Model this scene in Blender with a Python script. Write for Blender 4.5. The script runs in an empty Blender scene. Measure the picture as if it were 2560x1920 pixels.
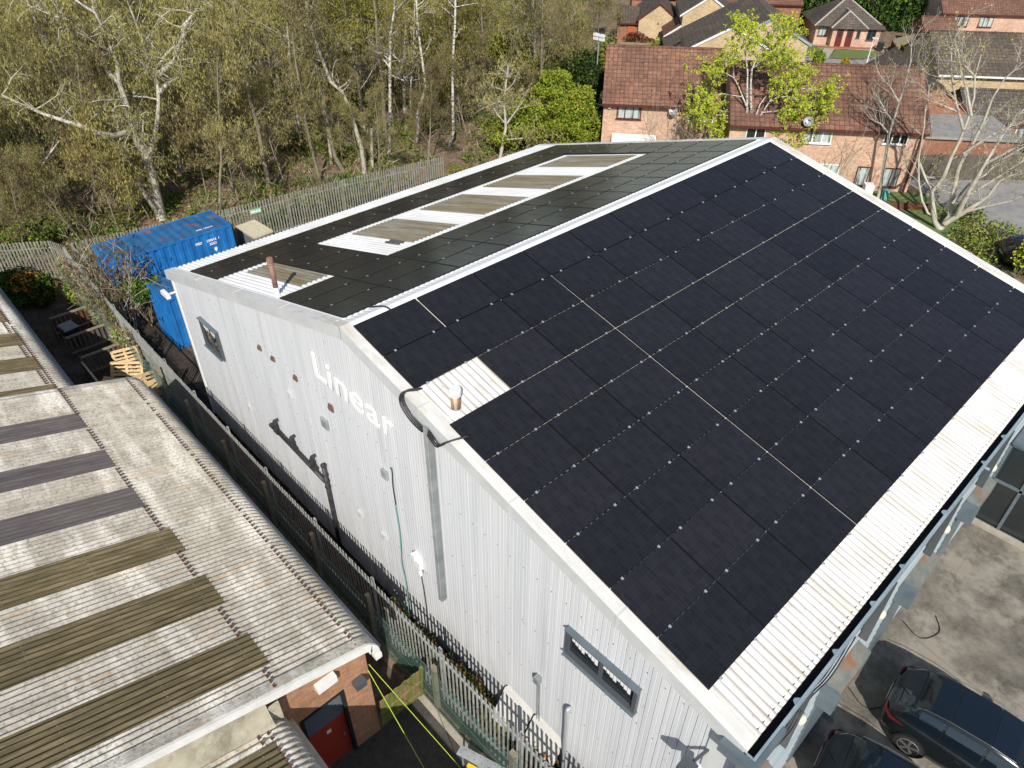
import bpy, math, random
from mathutils import Vector, Matrix
random.seed(7)
sc = bpy.context.scene
col = sc.collection
# ---------------------------------------------------------------- camera, sky, sun, exposure
cd = bpy.data.cameras.new("camera"); cam = bpy.data.objects.new("camera", cd); col.objects.link(cam)
R_ = Vector((0.6865, 0.7271, 0.00583)).normalized(); F_ = Vector((-0.57206, 0.54503, -0.61293)).normalized()
R_ = (R_ - F_ * R_.dot(F_)).normalized(); U_ = R_.cross(F_)
M = Matrix.Identity(4)
for i in range(3):
    M[i][0] = R_[i]; M[i][1] = U_[i]; M[i][2] = -F_[i]; M[i][3] = (12.622, -6.928, 9.0145)[i]
cam.matrix_world = M
cd.sensor_width = 36; cd.lens = 25.54; cd.clip_end = 600; cd.clip_start = 0.1
sc.camera = cam
SUN = Vector((-0.585, 0.52, -0.62)).normalized()
ld = bpy.data.lights.new("sun", 'SUN'); ld.energy = 4.4; ld.angle = math.radians(0.5); ld.color = (1.0, 0.945, 0.85)
lo = bpy.data.objects.new("sun", ld); col.objects.link(lo)
lo.rotation_euler = SUN.to_track_quat('-Z', 'Y').to_euler()
w = bpy.data.worlds.new("World"); sc.world = w; w.use_nodes = True
nt = w.node_tree; bg = nt.nodes["Background"]; sky = nt.nodes.new("ShaderNodeTexSky")
sky.sky_type = 'NISHITA'; sky.sun_disc = False; sky.sun_elevation = math.asin(-SUN.z); sky.sun_rotation = math.atan2(-SUN.x, -SUN.y)
sky.air_density = 1.0; sky.dust_density = 0.6
nt.links.new(sky.outputs[0], bg.inputs[0]); bg.inputs[1].default_value = 0.095
sc.view_settings.view_transform = 'Standard'; sc.view_settings.look = 'None'; sc.view_settings.exposure = 0.28; sc.view_settings.gamma = 1
G = -9.8
# ---------------------------------------------------------------- tags
def tag(o, label=None, cat=None, group=None, kind=None):
    if label: o['label'] = label
    if cat: o['category'] = cat
    if group: o['group'] = group
    if kind: o['kind'] = kind
    return o
def thing(name, label, cat, loc=(0, 0, 0), rz=0, group=None):
    o = bpy.data.objects.new(name, None); col.objects.link(o); o.empty_display_size = .2
    o.location = loc; o.rotation_euler = (0, 0, rz)
    return tag(o, label, cat, group)
# ---------------------------------------------------------------- mesh builder
class MB:
    def __init__(s): s.v = []; s.f = []; s.m = []
    def quad(s, a, b, c, d, m=0):
        n = len(s.v); s.v += [a, b, c, d]; s.f.append((n, n+1, n+2, n+3)); s.m.append(m)
    def tri(s, a, b, c, m=0):
        n = len(s.v); s.v += [a, b, c]; s.f.append((n, n+1, n+2)); s.m.append(m)
    def poly(s, pts, m=0):
        n = len(s.v); s.v += list(pts); s.f.append(tuple(range(n, n+len(pts)))); s.m.append(m)
    def box(s, x0, x1, y0, y1, z0, z1, m=0, T=None):
        P = [(x, y, z) for z in (z0, z1) for y in (y0, y1) for x in (x0, x1)]
        if T: P = [T(*p) for p in P]
        n = len(s.v); s.v += P
        for f in ((0, 2, 3, 1), (4, 5, 7, 6), (0, 1, 5, 4), (2, 6, 7, 3), (0, 4, 6, 2), (1, 3, 7, 5)):
            s.f.append(tuple(n+i for i in f)); s.m.append(m)
    def bar(s, p, q, w, h, m=0, up=(0, 0, 1)):
        p = Vector(p); q = Vector(q); d = (q-p).normalized(); a = d.cross(Vector(up))
        if a.length < 1e-4: a = d.cross(Vector((0, 1, 0)))
        a.normalize(); b = a.cross(d)
        P = [p + a*i*w/2 + b*j*h/2 for i, j in ((-1, -1), (1, -1), (1, 1), (-1, 1))]
        Q = [x + (q-p) for x in P]; n = len(s.v); s.v += [tuple(x) for x in P+Q]
        for f in ((3, 2, 1, 0), (4, 5, 6, 7), (0, 1, 5, 4), (1, 2, 6, 5), (2, 3, 7, 6), (3, 0, 4, 7)):
            s.f.append(tuple(n+i for i in f)); s.m.append(m)
    def tube(s, pts, rad, seg=8, m=0, cap=True):
        pts = [Vector(p) for p in pts]
        if not hasattr(rad, '__len__'): rad = [rad]*len(pts)
        n0 = len(s.v); prev = None
        for i, p in enumerate(pts):
            d = (pts[min(i+1, len(pts)-1)] - pts[max(i-1, 0)])
            if d.length < 1e-6: d = Vector((0, 0, 1))
            d.normalize()
            a = (prev - d*prev.dot(d)) if prev else d.cross(Vector((.31, .9, .2)))
            if a.length < 1e-4: a = d.cross(Vector((1, 0, 0)))
            a.normalize(); prev = a; b = d.cross(a)
            for k in range(seg):
                t = 2*math.pi*k/seg; s.v.append(tuple(p + (a*math.cos(t) + b*math.sin(t))*rad[i]))
        for i in range(len(pts)-1):
            for k in range(seg):
                a0 = n0+i*seg+k; a1 = n0+i*seg+(k+1) % seg
                s.f.append((a0, a1, a1+seg, a0+seg)); s.m.append(m)
        if cap:
            s.f.append(tuple(n0+k for k in range(seg))[::-1]); s.m.append(m)
            e = n0+(len(pts)-1)*seg; s.f.append(tuple(e+k for k in range(seg))); s.m.append(m)
    def grid(s, rows, m=0, close=False):
        n0 = len(s.v); c = len(rows[0])
        for r in rows: s.v += [tuple(p) for p in r]
        for i in range(len(rows)-1):
            for k in range(c-1 + (1 if close else 0)):
                k2 = (k+1) % c
                s.f.append((n0+i*c+k, n0+i*c+k2, n0+(i+1)*c+k2, n0+(i+1)*c+k)); s.m.append(m)
    def build(s, name, mats, parent=None, smooth=False, uv=True, loc=None):
        me = bpy.data.meshes.new(name); me.from_pydata([tuple(p) for p in s.v], [], s.f)
        if not isinstance(mats, (list, tuple)): mats = [mats]
        for x in mats: me.materials.append(x)
        if len(mats) > 1: me.polygons.foreach_set('material_index', s.m)
        if smooth: me.polygons.foreach_set('use_smooth', [True]*len(s.f))
        me.update()
        if uv:
            L = me.uv_layers.new(name='UVMap').data
            for p in me.polygons:
                n = p.normal
                t = Vector((-n.y, n.x, 0))
                t = Vector((1, 0, 0)) if t.length < .05 else t.normalized()
                b = n.cross(t)
                if b.z < -1e-3 or (abs(b.z) <= 1e-3 and b.y < 0): t = -t; b = -b
                for li in p.loop_indices:
                    q = me.vertices[me.loops[li].vertex_index].co
                    L[li].uv = (q.dot(t), q.dot(b))
        o = bpy.data.objects.new(name, me); col.objects.link(o)
        if parent: o.parent = parent
        if loc: o.location = loc
        return o
# ---------------------------------------------------------------- materials
def pb(name, c=(.5, .5, .5), r=.6, metal=0, spec=.5):
    m = bpy.data.materials.new(name); m.use_nodes = True; b = m.node_tree.nodes["Principled BSDF"]
    b.inputs['Base Color'].default_value = (*c, 1); b.inputs['Roughness'].default_value = r
    b.inputs['Metallic'].default_value = metal; b.inputs['Specular IOR Level'].default_value = spec
    return m, m.node_tree, b
def N(nt, typ, **k):
    n = nt.nodes.new(typ)
    for a, v in k.items():
        if a in n.inputs: n.inputs[a].default_value = v
        else: setattr(n, a, v)
    return n
def coords(nt, src='Object', scale=(1, 1, 1), rot=(0, 0, 0)):
    t = N(nt, "ShaderNodeTexCoord"); mp = N(nt, "ShaderNodeMapping"); mp.inputs['Scale'].default_value = scale
    mp.inputs['Rotation'].default_value = rot
    nt.links.new(t.outputs[src], mp.inputs[0]); return mp.outputs[0]
def ramp(nt, fac, stops):
    r = N(nt, "ShaderNodeValToRGB"); e = r.color_ramp.elements
    while len(e) < len(stops): e.new(.5)
    for i, (p, c) in enumerate(stops): e[i].position = p; e[i].color = (*c, 1) if len(c) == 3 else c
    nt.links.new(fac, r.inputs[0]); return r.outputs[0]
def noise(nt, co, scale, detail=4, rough=.6, dist=0):
    n = N(nt, "ShaderNodeTexNoise"); n.inputs['Scale'].default_value = scale; n.inputs['Detail'].default_value = detail
    n.inputs['Roughness'].default_value = rough; n.inputs['Distortion'].default_value = dist
    nt.links.new(co, n.inputs['Vector']); return n.outputs['Fac']
def mix(nt, fac, a, b, mode='MIX'):
    m = N(nt, "ShaderNodeMix"); m.data_type = 'RGBA'; m.blend_type = mode
    for k, x in ((0, fac), (6, a), (7, b)):
        if isinstance(x, (int, float)): m.inputs[k].default_value = x
        elif isinstance(x, tuple): m.inputs[k].default_value = (*x, 1)
        else: nt.links.new(x, m.inputs[k])
    return m.outputs[2]
def bump(nt, b, h, dist=.01, st=1):
    n = N(nt, "ShaderNodeBump"); n.inputs['Distance'].default_value = dist; n.inputs['Strength'].default_value = st
    nt.links.new(h, n.inputs['Height']); nt.links.new(n.outputs[0], b.inputs['Normal'])
def mott(name, stops, scale=2, r=.8, detail=6, spec=.3, sc3=(1, 1, 1), bm=0, src='Object', metal=0, rough=.65):
    m, nt, b = pb(name, r=r, spec=spec, metal=metal); co = coords(nt, src, sc3)
    f = noise(nt, co, scale, detail, rough); nt.links.new(ramp(nt, f, stops), b.inputs['Base Color'])
    if bm: bump(nt, b, noise(nt, co, scale*6, 3), bm)
    return m
def two(name, s1, sc1, s2, sc2, fac_lo=.45, fac_hi=.6, facsc=.5, r=.9, spec=.2, stretch=(1, 1, 1), bm=0):
    m, nt, b = pb(name, r=r, spec=spec); co = coords(nt, 'Object', stretch)
    a = ramp(nt, noise(nt, co, sc1, 8, .7), s1); c = ramp(nt, noise(nt, co, sc2, 8, .7), s2)
    k = ramp(nt, noise(nt, co, facsc, 6, .65), [(fac_lo, (0, 0, 0)), (fac_hi, (1, 1, 1))])
    nt.links.new(mix(nt, k, a, c), b.inputs['Base Color'])
    if bm: bump(nt, b, noise(nt, co, sc1*2, 6), bm)
    return m
def brick(name, c1, c2, mortar, r=.9, tint=None):
    m, nt, b = pb(name, r=r, spec=.15); co = coords(nt, 'UV')
    t = N(nt, "ShaderNodeTexBrick"); t.inputs['Scale'].default_value = 1; t.inputs['Brick Width'].default_value = .225
    t.inputs['Row Height'].default_value = .075; t.inputs['Mortar Size'].default_value = .006; t.inputs['Bias'].default_value = -.1
    t.inputs['Color1'].default_value = (*c1, 1); t.inputs['Color2'].default_value = (*c2, 1); t.inputs['Mortar'].default_value = (*mortar, 1)
    nt.links.new(co, t.inputs['Vector'])
    v = ramp(nt, noise(nt, co, .7, 5), [(.3, (.8, .8, .8)), (.7, (1.12, 1.1, 1.08))])
    v2 = ramp(nt, noise(nt, co, 5, 3), [(.3, (.84, .82, .8)), (.7, (1.12, 1.12, 1.12))])
    nt.links.new(mix(nt, 1.0, mix(nt, 1.0, t.outputs['Color'], v, 'MULTIPLY'), v2, 'MULTIPLY'), b.inputs['Base Color'])
    bump(nt, b, t.outputs['Fac'], -.006); return m
def tiles(name, base, dark, light, tw=.3, th=.34):
    """roof tiles: colour varies per tile, courses and rolls as relief"""
    m, nt, b = pb(name, r=.85, spec=.2); co = coords(nt, 'UV')
    t = N(nt, "ShaderNodeTexBrick"); t.offset = 0; t.inputs['Scale'].default_value = 1
    t.inputs['Brick Width'].default_value = tw; t.inputs['Row Height'].default_value = th; t.inputs['Mortar Size'].default_value = .016
    t.inputs['Mortar Smooth'].default_value = .3
    t.inputs['Color1'].default_value = (*base, 1); t.inputs['Color2'].default_value = (*[x*.72 for x in base], 1); t.inputs['Mortar'].default_value = (*dark, 1)
    nt.links.new(co, t.inputs['Vector'])
    big = ramp(nt, noise(nt, co, .45, 6, .7), [(.35, (.72, .72, .74)), (.65, (1.15, 1.08, 1.02))])
    c = mix(nt, 1.0, t.outputs['Color'], big, 'MULTIPLY')
    sp = ramp(nt, noise(nt, co, 6, 2, .5), [(.66, (0, 0, 0)), (.72, (1, 1, 1))])
    c = mix(nt, mix(nt, 1.0, sp, (.6, .6, .6), 'MULTIPLY'), c, light)
    dk = ramp(nt, noise(nt, co, 3.3, 3, .6), [(.56, (0, 0, 0)), (.66, (.7, .7, .7))])
    c = mix(nt, dk, c, dark)
    nt.links.new(c, b.inputs['Base Color'])
    wv = N(nt, "ShaderNodeTexWave"); wv.wave_profile = 'SAW'; wv.bands_direction = 'Y'; wv.inputs['Scale'].default_value = 1/th/ (20/ (2*math.pi)) if False else .314/th
    nt.links.new(co, wv.inputs['Vector'])
    wx = N(nt, "ShaderNodeTexWave"); wx.wave_profile = 'SIN'; wx.bands_direction = 'X'; wx.inputs['Scale'].default_value = .314/tw
    nt.links.new(co, wx.inputs['Vector'])
    ad = N(nt, "ShaderNodeMath"); ad.operation = 'ADD'; nt.links.new(wv.outputs['Fac'], ad.inputs[0]); nt.links.new(wx.outputs['Fac'], ad.inputs[1])
    bump(nt, b, ad.outputs[0], .03); return m

MAT = {}
def add(n, m): MAT[n] = m; return m
add('white_sheet', mott('white_sheet', [(.3, (.70, .69, .66)), (.55, (.80, .80, .79)), (.75, (.84, .84, .84))], 1.4, r=.6, sc3=(.35, 1, .35)))
# eave strip: white with dirty speckles and brown stains
def white_roof():
    m, nt, b = pb('white_roof_sheet', r=.5, spec=.35); co = coords(nt, 'Object', (.6, 2.2, .6)); c2 = coords(nt)
    base = ramp(nt, noise(nt, co, 1.5, 6), [(.35, (.55, .52, .46)), (.55, (.72, .70, .66)), (.8, (.78, .77, .74))])
    sp = ramp(nt, noise(nt, c2, 9, 5, .7), [(.60, (0, 0, 0)), (.70, (.75, .75, .75))])
    c = mix(nt, sp, base, (.36, .34, .32))
    st = ramp(nt, noise(nt, coords(nt, 'Object', (.5, 6, .5)), 1.0, 4), [(.62, (0, 0, 0)), (.75, (.6, .6, .6))])
    sx = N(nt, "ShaderNodeSeparateXYZ"); nt.links.new(c2, sx.inputs[0])
    ex = ramp(nt, N_map(nt, sx.outputs[0], 10.6, 11.25), [(0, (0, 0, 0)), (1, (1, 1, 1))])
    c = mix(nt, mix(nt, 1.0, st, ex, 'MULTIPLY'), c, (.42, .25, .13))
    nt.links.new(c, b.inputs['Base Color']); return m
def N_map(nt, s, a, b_):
    n = N(nt, "ShaderNodeMapRange"); n.inputs[1].default_value = a; n.inputs[2].default_value = b_; nt.links.new(s, n.inputs[0]); return n.outputs[0]
add('white_roof', white_roof())
add('rooflight', two('aged_rooflight', [(.3, (.16, .13, .07)), (.7, (.27, .23, .15))], 3, [(.3, (.20, .19, .16)), (.7, (.33, .31, .27))], 8, stretch=(.3, 3.5, .3), facsc=1.2))
add('ridge_white', mott('ridge_capping', [(.3, (.78, .78, .76)), (.7, (.85, .85, .85))], 2, r=.45))
def clad():
    m, nt, b = pb('pale_wall_cladding', r=.55, spec=.35); c2 = coords(nt)
    base = ramp(nt, noise(nt, coords(nt, 'Object', (1.6, 1, .12)), 1.3, 6, .6), [(.25, (.53, .55, .575)), (.5, (.61, .625, .645)), (.8, (.66, .665, .67))])
    sx = N(nt, "ShaderNodeSeparateXYZ"); nt.links.new(c2, sx.inputs[0])
    rib = ramp(nt, noise(nt, coords(nt, 'Object', (14, 1, .05)), 1, 2), [(.3, (.9, .9, .91)), (.7, (1.05, 1.05, 1.05))])
    c = mix(nt, 1.0, base, rib, 'MULTIPLY')
    sp = ramp(nt, noise(nt, coords(nt, 'Object', (1, 1, .5)), 7, 3, .5), [(.70, (0, 0, 0)), (.77, (.6, .6, .6))])
    c = mix(nt, sp, c, (.33, .34, .35))
    gz_ = ramp(nt, N_map(nt, sx.outputs[2], -9.8, -7.6), [(0, (1, 1, 1)), (1, (0, 0, 0))]); gn = ramp(nt, noise(nt, coords(nt, 'Object', (2.5, 1, .5)), 1.4, 5), [(.4, (0, 0, 0)), (.65, (.6, .6, .6))])
    c = mix(nt, mix(nt, 1.0, gz_, gn, 'MULTIPLY'), c, (.22, .22, .19))
    stk = ramp(nt, noise(nt, coords(nt, 'Object', (5, 1, .16)), 1.2, 3), [(.60, (0, 0, 0)), (.74, (.35, .35, .35))]); c = mix(nt, stk, c, (.36, .37, .38))
    nt.links.new(c, b.inputs['Base Color']); return m
add('cladding', clad())
add('verge_top', two('stained_verge_trim', [(.3, (.60, .59, .55)), (.7, (.74, .73, .70))], 3, [(.3, (.42, .37, .27)), (.7, (.60, .56, .48))], 6, .50, .68, .9, r=.6, stretch=(.5, 1.5, .5)))
add('verge_face', mott('grey_verge_face', [(.3, (.46, .475, .48)), (.7, (.60, .61, .61))], .9, r=.5))
add('sidewall', mott('blue_grey_cladding', [(.3, (.25, .32, .35)), (.5, (.34, .40, .43)), (.7, (.46, .47, .50))], 1.0, r=.4, sc3=(1, .25, 3)))
add('gutter', mott('grey_gutter', [(.3, (.20, .27, .31)), (.7, (.34, .43, .48))], 1.2, r=.4))
add('steel_blue', mott('slate_blue_trim', [(.3, (.09, .12, .14)), (.7, (.15, .18, .20))], 2, r=.4))
add('dark_frame', pb('dark_grey_frame', (.075, .085, .095), .4)[0])
add('black', pb('black_void', (.006, .006, .007), .9)[0])
add('black_pipe', mott('weathered_black_plastic', [(.3, (.02, .02, .022)), (.7, (.055, .055, .058))], 5, r=.45))
add('cable', pb('black_cable', (.02, .02, .022), .5)[0])
def galv(n, a, b_, rust=.0):
    m, nt, b = pb(n, r=.45, metal=.35, spec=.5); co = coords(nt)
    c = ramp(nt, noise(nt, co, 3, 5), [(.3, a), (.7, b_)])
    if rust:
        k = ramp(nt, noise(nt, coords(nt, 'Object', (1, .8, 1)), 1.6, 5), [(.60-rust*.1, (0, 0, 0)), (.72-rust*.1, (.8, .8, .8))]); c = mix(nt, k, c, (.36, .15, .06))
    nt.links.new(c, b.inputs['Base Color']); return m
add('galv', galv('galvanised_steel', (.30, .33, .34), (.48, .51, .52)))
add('galv_dark', galv('dull_galvanised_steel', (.20, .22, .23), (.32, .34, .35)))
add('galv_rust', galv('rusty_galvanised_steel', (.17, .18, .155), (.29, .29, .25), .7))
add('pale_steel', galv('palisade_steel', (.34, .36, .35), (.50, .52, .51)))
add('old_pale', galv('mossy_palisade_steel', (.24, .24, .20), (.42, .42, .38)))
add('glass', pb('dark_window_glass', (.02, .025, .028), .06, spec=.8)[0])
add('grey_board', mott('pale_grey_board', [(.3, (.50, .49, .47)), (.7, (.62, .61, .58))], 3, r=.6))
add('curtain_glass', mott('curtained_window_glass', [(.4, (.06, .07, .07)), (.5, (.45, .50, .49))], 2.5, r=.1, spec=.7, src='UV', sc3=(1, .1, 1)))
add('white_plastic', mott('white_plastic', [(.3, (.70, .70, .69)), (.7, (.80, .80, .80))], 4, r=.4))
add('cream_lamp', pb('cream_lamp_glass', (.62, .60, .48), .4)[0])
add('sign_white', pb('white_sign_paint', (.88, .88, .88), .35)[0])
add('rust_plate', mott('rust_brown_plate', [(.3, (.12, .065, .055)), (.7, (.22, .13, .11))], 9, r=.8))
add('flue_pink', mott('weathered_flue_pipe', [(.3, (.20, .09, .07)), (.6, (.34, .20, .17)), (.8, (.45, .35, .32))], 4, r=.7))
add('flue_rust', mott('rusty_flue', [(.38, (.60, .59, .55)), (.5, (.50, .30, .16)), (.62, (.30, .09, .03))], 5, r=.5, sc3=(2, 2, .3)))
add('teal', pb('teal_rope', (.12, .34, .31), .6)[0])
# solar cells
def cells():
    m, nt, b = pb('solar_cell_glass', r=.22, spec=.5); co = coords(nt)
    b.inputs['IOR'].default_value = 1.21
    t = N(nt, "ShaderNodeTexBrick"); t.offset = 0; t.inputs['Scale'].default_value = 1; t.inputs['Brick Width'].default_value = .0935
    t.inputs['Row Height'].default_value = .183; t.inputs['Mortar Size'].default_value = .0022; t.inputs['Mortar Smooth'].default_value = .4
    t.inputs['Color1'].default_value = (.0145, .0155, .0205, 1); t.inputs['Color2'].default_value = (.020, .0215, .0275, 1); t.inputs['Mortar'].default_value = (.031, .032, .042, 1)
    nt.links.new(co, t.inputs['Vector'])
    oi = N(nt, "ShaderNodeObjectInfo")
    v = ramp(nt, oi.outputs['Random'], [(0, (.88, .88, .88)), (1, (1.15, 1.12, 1.12))])
    c = mix(nt, 1.0, t.outputs['Color'], v, 'MULTIPLY')
    g = ramp(nt, noise(nt, co, 1.1, 5, .65), [(.35, (.95, .95, .95)), (.7, (1.18, 1.15, 1.12))])
    c = mix(nt, 1.0, c, g, 'MULTIPLY'); dp_ = ramp(nt, noise(nt, co, 7, 2, .4), [(.80, (0, 0, 0)), (.84, (.5, .5, .5))]); c = mix(nt, dp_, c, (.3, .3, .28)); nt.links.new(c, b.inputs['Base Color'])
    nt.links.new(ramp(nt, noise(nt, co, 2.5, 4), [(.3, (.13, .13, .13)), (.7, (.21, .21, .21))]), b.inputs['Roughness'])
    return m
add('cells', cells())
add('panel_frame', pb('black_panel_frame', (.008, .008, .010), .45)[0])
add('clamp', pb('aluminium_clamp', (.60, .63, .66), .35, metal=.6)[0])
# asbestos cement roof next door
def fibre():
    m, nt, b = pb('weathered_fibre_cement', r=.95, spec=.1); co = coords(nt); cs = coords(nt, 'Object', (1, .35, .35))
    base = ramp(nt, noise(nt, cs, 2.2, 8, .75), [(.28, (.24, .22, .185)), (.44, (.38, .35, .295)), (.60, (.50, .47, .41)), (.78, (.62, .59, .53))])
    # pale bands where sheets are cleaner, running across the corrugations
    wv = ramp(nt, noise(nt, coords(nt, 'Object', (.22, 1.15, .6)), 1.5, 3, .5), [(.50, (0, 0, 0)), (.66, (.85, .85, .85))])
    c = mix(nt, wv, base, (.70, .67, .60))
    sp = ramp(nt, noise(nt, co, 13, 6, .8), [(.50, (0, 0, 0)), (.62, (.7, .7, .7))])
    c = mix(nt, sp, c, (.15, .142, .115))
    o = ramp(nt, noise(nt, coords(nt, 'Object', (3.4, .35, .4)), 1.7, 3), [(.60, (0, 0, 0)), (.72, (.5, .5, .5))])
    c = mix(nt, o, c, (.50, .32, .15))
    nt.links.new(c, b.inputs['Base Color']); bump(nt, b, noise(nt, co, 30, 4, .8), .004); return m
add('fibre', fibre())
add('olive_light', two('mossy_rooflight', [(.3, (.065, .053, .028)), (.7, (.135, .112, .062))], 2.5, [(.3, (.10, .078, .042)), (.7, (.23, .185, .11))], 6, facsc=1.5, stretch=(5, .35, .35)))
add('purple_light', two('grey_rooflight', [(.3, (.06, .052, .055)), (.7, (.12, .11, .11))], 2.5, [(.3, (.09, .08, .08)), (.7, (.16, .15, .14))], 6, facsc=1.2, stretch=(5, .35, .35)))
add('bolt', pb('rusty_bolt', (.10, .045, .035), .9)[0])
add('white_board', mott('white_bargeboard', [(.3, (.62, .62, .58)), (.7, (.78, .78, .76))], 2.5, r=.5))
add('brick_orange', brick('orange_brick', (.42, .22, .12), (.34, .16, .09), (.40, .33, .26)))
add('brick_house', brick('salmon_brick', (.64, .42, .31), (.52, .31, .215), (.62, .54, .46)))
add('brick_yellow', brick('buff_brick', (.60, .47, .29), (.50, .37, .21), (.56, .48, .36)))
add('brick_red', brick('red_brick', (.36, .16, .10), (.28, .11, .07), (.34, .26, .2)))
add('tile_red', tiles('red_roof_tiles', (.265, .142, .10), (.07, .046, .034), (.52, .42, .35)))
add('tile_red2', tiles('brown_red_roof_tiles', (.225, .122, .09), (.06, .04, .03), (.46, .38, .34)))
add('tile_brown', tiles('brown_roof_tiles', (.15, .122, .098), (.04, .033, .028), (.28, .26, .21), .33, .38))
add('tile_grey', tiles('grey_roof_tiles', (.14, .122, .108), (.04, .036, .033), (.2, .18, .15), .3, .33))
add('red_door', mott('red_door_paint', [(.3, (.30, .035, .02)), (.7, (.38, .05, .03))], 3, r=.35))
add('maroon', pb('maroon_paint', (.13, .02, .02), .4)[0])
add('brown_frame', pb('brown_window_frame', (.09, .025, .02), .4)[0])
add('white_frame', pb('white_window_frame', (.78, .78, .78), .35)[0])
# ground
add('litter', two('woodland_floor', [(.3, (.08, .055, .036)), (.5, (.20, .14, .095)), (.7, (.36, .26, .18))], 3.0, [(.3, (.03, .045, .014)), (.7, (.10, .13, .04))], 4, .50, .62, .28, r=.95, bm=.05))
def yard():
    m, nt, b = pb('worn_yard_concrete', r=.9, spec=.2); co = coords(nt)
    a = ramp(nt, noise(nt, co, 1.1, 9, .72), [(.34, (.10, .09, .076)), (.5, (.175, .158, .132)), (.66, (.27, .245, .205))])
    k = ramp(nt, noise(nt, co, .45, 6, .7), [(.52, (0, 0, 0)), (.60, (.7, .7, .7))]); c = mix(nt, k, a, (.33, .30, .25))
    v = N(nt, "ShaderNodeTexVoronoi"); v.feature = 'DISTANCE_TO_EDGE'; v.inputs['Scale'].default_value = .33; nt.links.new(co, v.inputs['Vector'])
    ck = ramp(nt, v.outputs['Distance'], [(.0, (1, 1, 1)), (.006, (0, 0, 0))]); c = mix(nt, mix(nt, 1.0, ck, (.25, .25, .25), 'MULTIPLY'), c, (.06, .055, .05))
    sp = ramp(nt, noise(nt, co, 22, 3, .6), [(.66, (0, 0, 0)), (.74, (.7, .7, .7))]); c = mix(nt, sp, c, (.42, .38, .32))
    oil = ramp(nt, noise(nt, co, .9, 3, .5), [(.64, (0, 0, 0)), (.72, (.6, .6, .6))]); c = mix(nt, oil, c, (.06, .055, .05))
    nt.links.new(c, b.inputs['Base Color']); bump(nt, b, noise(nt, co, 40, 3), .004); return m
add('asphalt', yard())
add('asphalt_old', two('worn_asphalt', [(.3, (.085, .078, .066)), (.7, (.15, .138, .118))], 4, [(.3, (.15, .135, .11)), (.7, (.26, .23, .19))], 3, .46, .72, .5, r=.9, bm=.006))
add('asphalt_dark', two('dark_tarmac', [(.3, (.045, .043, .04)), (.7, (.085, .08, .075))], 8, [(.3, (.08, .075, .07)), (.7, (.12, .115, .105))], 4, .5, .7, .8, r=.9, bm=.006))
add('road', mott('grey_road', [(.3, (.21, .205, .195)), (.7, (.33, .32, .305))], 1.5, r=.9))
add('concrete', mott('pale_concrete', [(.3, (.30, .27, .22)), (.7, (.45, .41, .34))], 3, r=.9))
add('soil', two('bare_soil', [(.3, (.05, .035, .024)), (.7, (.13, .095, .07))], 4, [(.3, (.09, .07, .05)), (.7, (.18, .14, .11))], 6, .45, .6, 1, bm=.02))
add('grass', mott('lawn_grass', [(.3, (.09, .13, .035)), (.7, (.17, .22, .07))], 6, r=.9))
add('timber', mott('weathered_timber', [(.3, (.17, .14, .10)), (.7, (.34, .29, .21))], 5, r=.9, sc3=(1, 1, 4)))
add('timber_pale', mott('pale_timber_rail', [(.3, (.42, .37, .27)), (.7, (.58, .52, .40))], 5, r=.85))
add('timber_dark', mott('stained_timber', [(.3, (.09, .035, .022)), (.7, (.16, .065, .04))], 5, r=.85))
add('timber_grey', mott('grey_timber', [(.3, (.07, .06, .048)), (.7, (.15, .13, .105))], 5, r=.9))
add('pallet', mott('pallet_wood', [(.3, (.48, .34, .18)), (.7, (.64, .49, .29))], 6, r=.8))
add('gate_wood', two('mossy_gate_timber', [(.3, (.22, .13, .07)), (.7, (.34, .21, .12))], 3, [(.3, (.10, .12, .03)), (.7, (.20, .22, .07))], 4, .38, .52, 1.2, stretch=(3, 3, .6)))
add('rust', pb('rust', (.2, .07, .03), .9)[0])
def cont():
    m, nt, b = pb('blue_container_paint', r=.45, spec=.4); co = coords(nt)
    c = ramp(nt, noise(nt, co, 1.4, 5), [(.3, (.012, .12, .38)), (.7, (.022, .19, .52))])
    nt.links.new(c, b.inputs['Base Color']); return m
def controof():
    m, nt, b = pb('rusty_container_roof', r=.6, spec=.3); co = coords(nt, 'Object', (1, 1, 1))
    c = ramp(nt, noise(nt, co, 1.4, 5), [(.3, (.02, .085, .20)), (.7, (.03, .15, .34))])
    k = ramp(nt, noise(nt, co, 1.1, 8, .75), [(.55, (0, 0, 0)), (.62, (.85, .85, .85))])
    c = mix(nt, k, c, (.24, .11, .06)); nt.links.new(c, b.inputs['Base Color']); return m
add('cont', cont()); add('cont_roof', controof())
add('barkpale', mott('pale_bark', [(.3, (.28, .25, .20)), (.52, (.46, .43, .36)), (.75, (.60, .57, .50))], 3, r=.9, sc3=(1, 1, .5)))
add('bark', mott('grey_brown_bark', [(.3, (.14, .12, .085)), (.7, (.29, .25, .18))], 3, r=.95))
add('barkwhite', mott('white_birch_bark', [(.40, (.10, .09, .07)), (.50, (.50, .48, .43)), (.75, (.70, .68, .65))], 4.0, r=.8, sc3=(1, 1, 2)))
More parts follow.
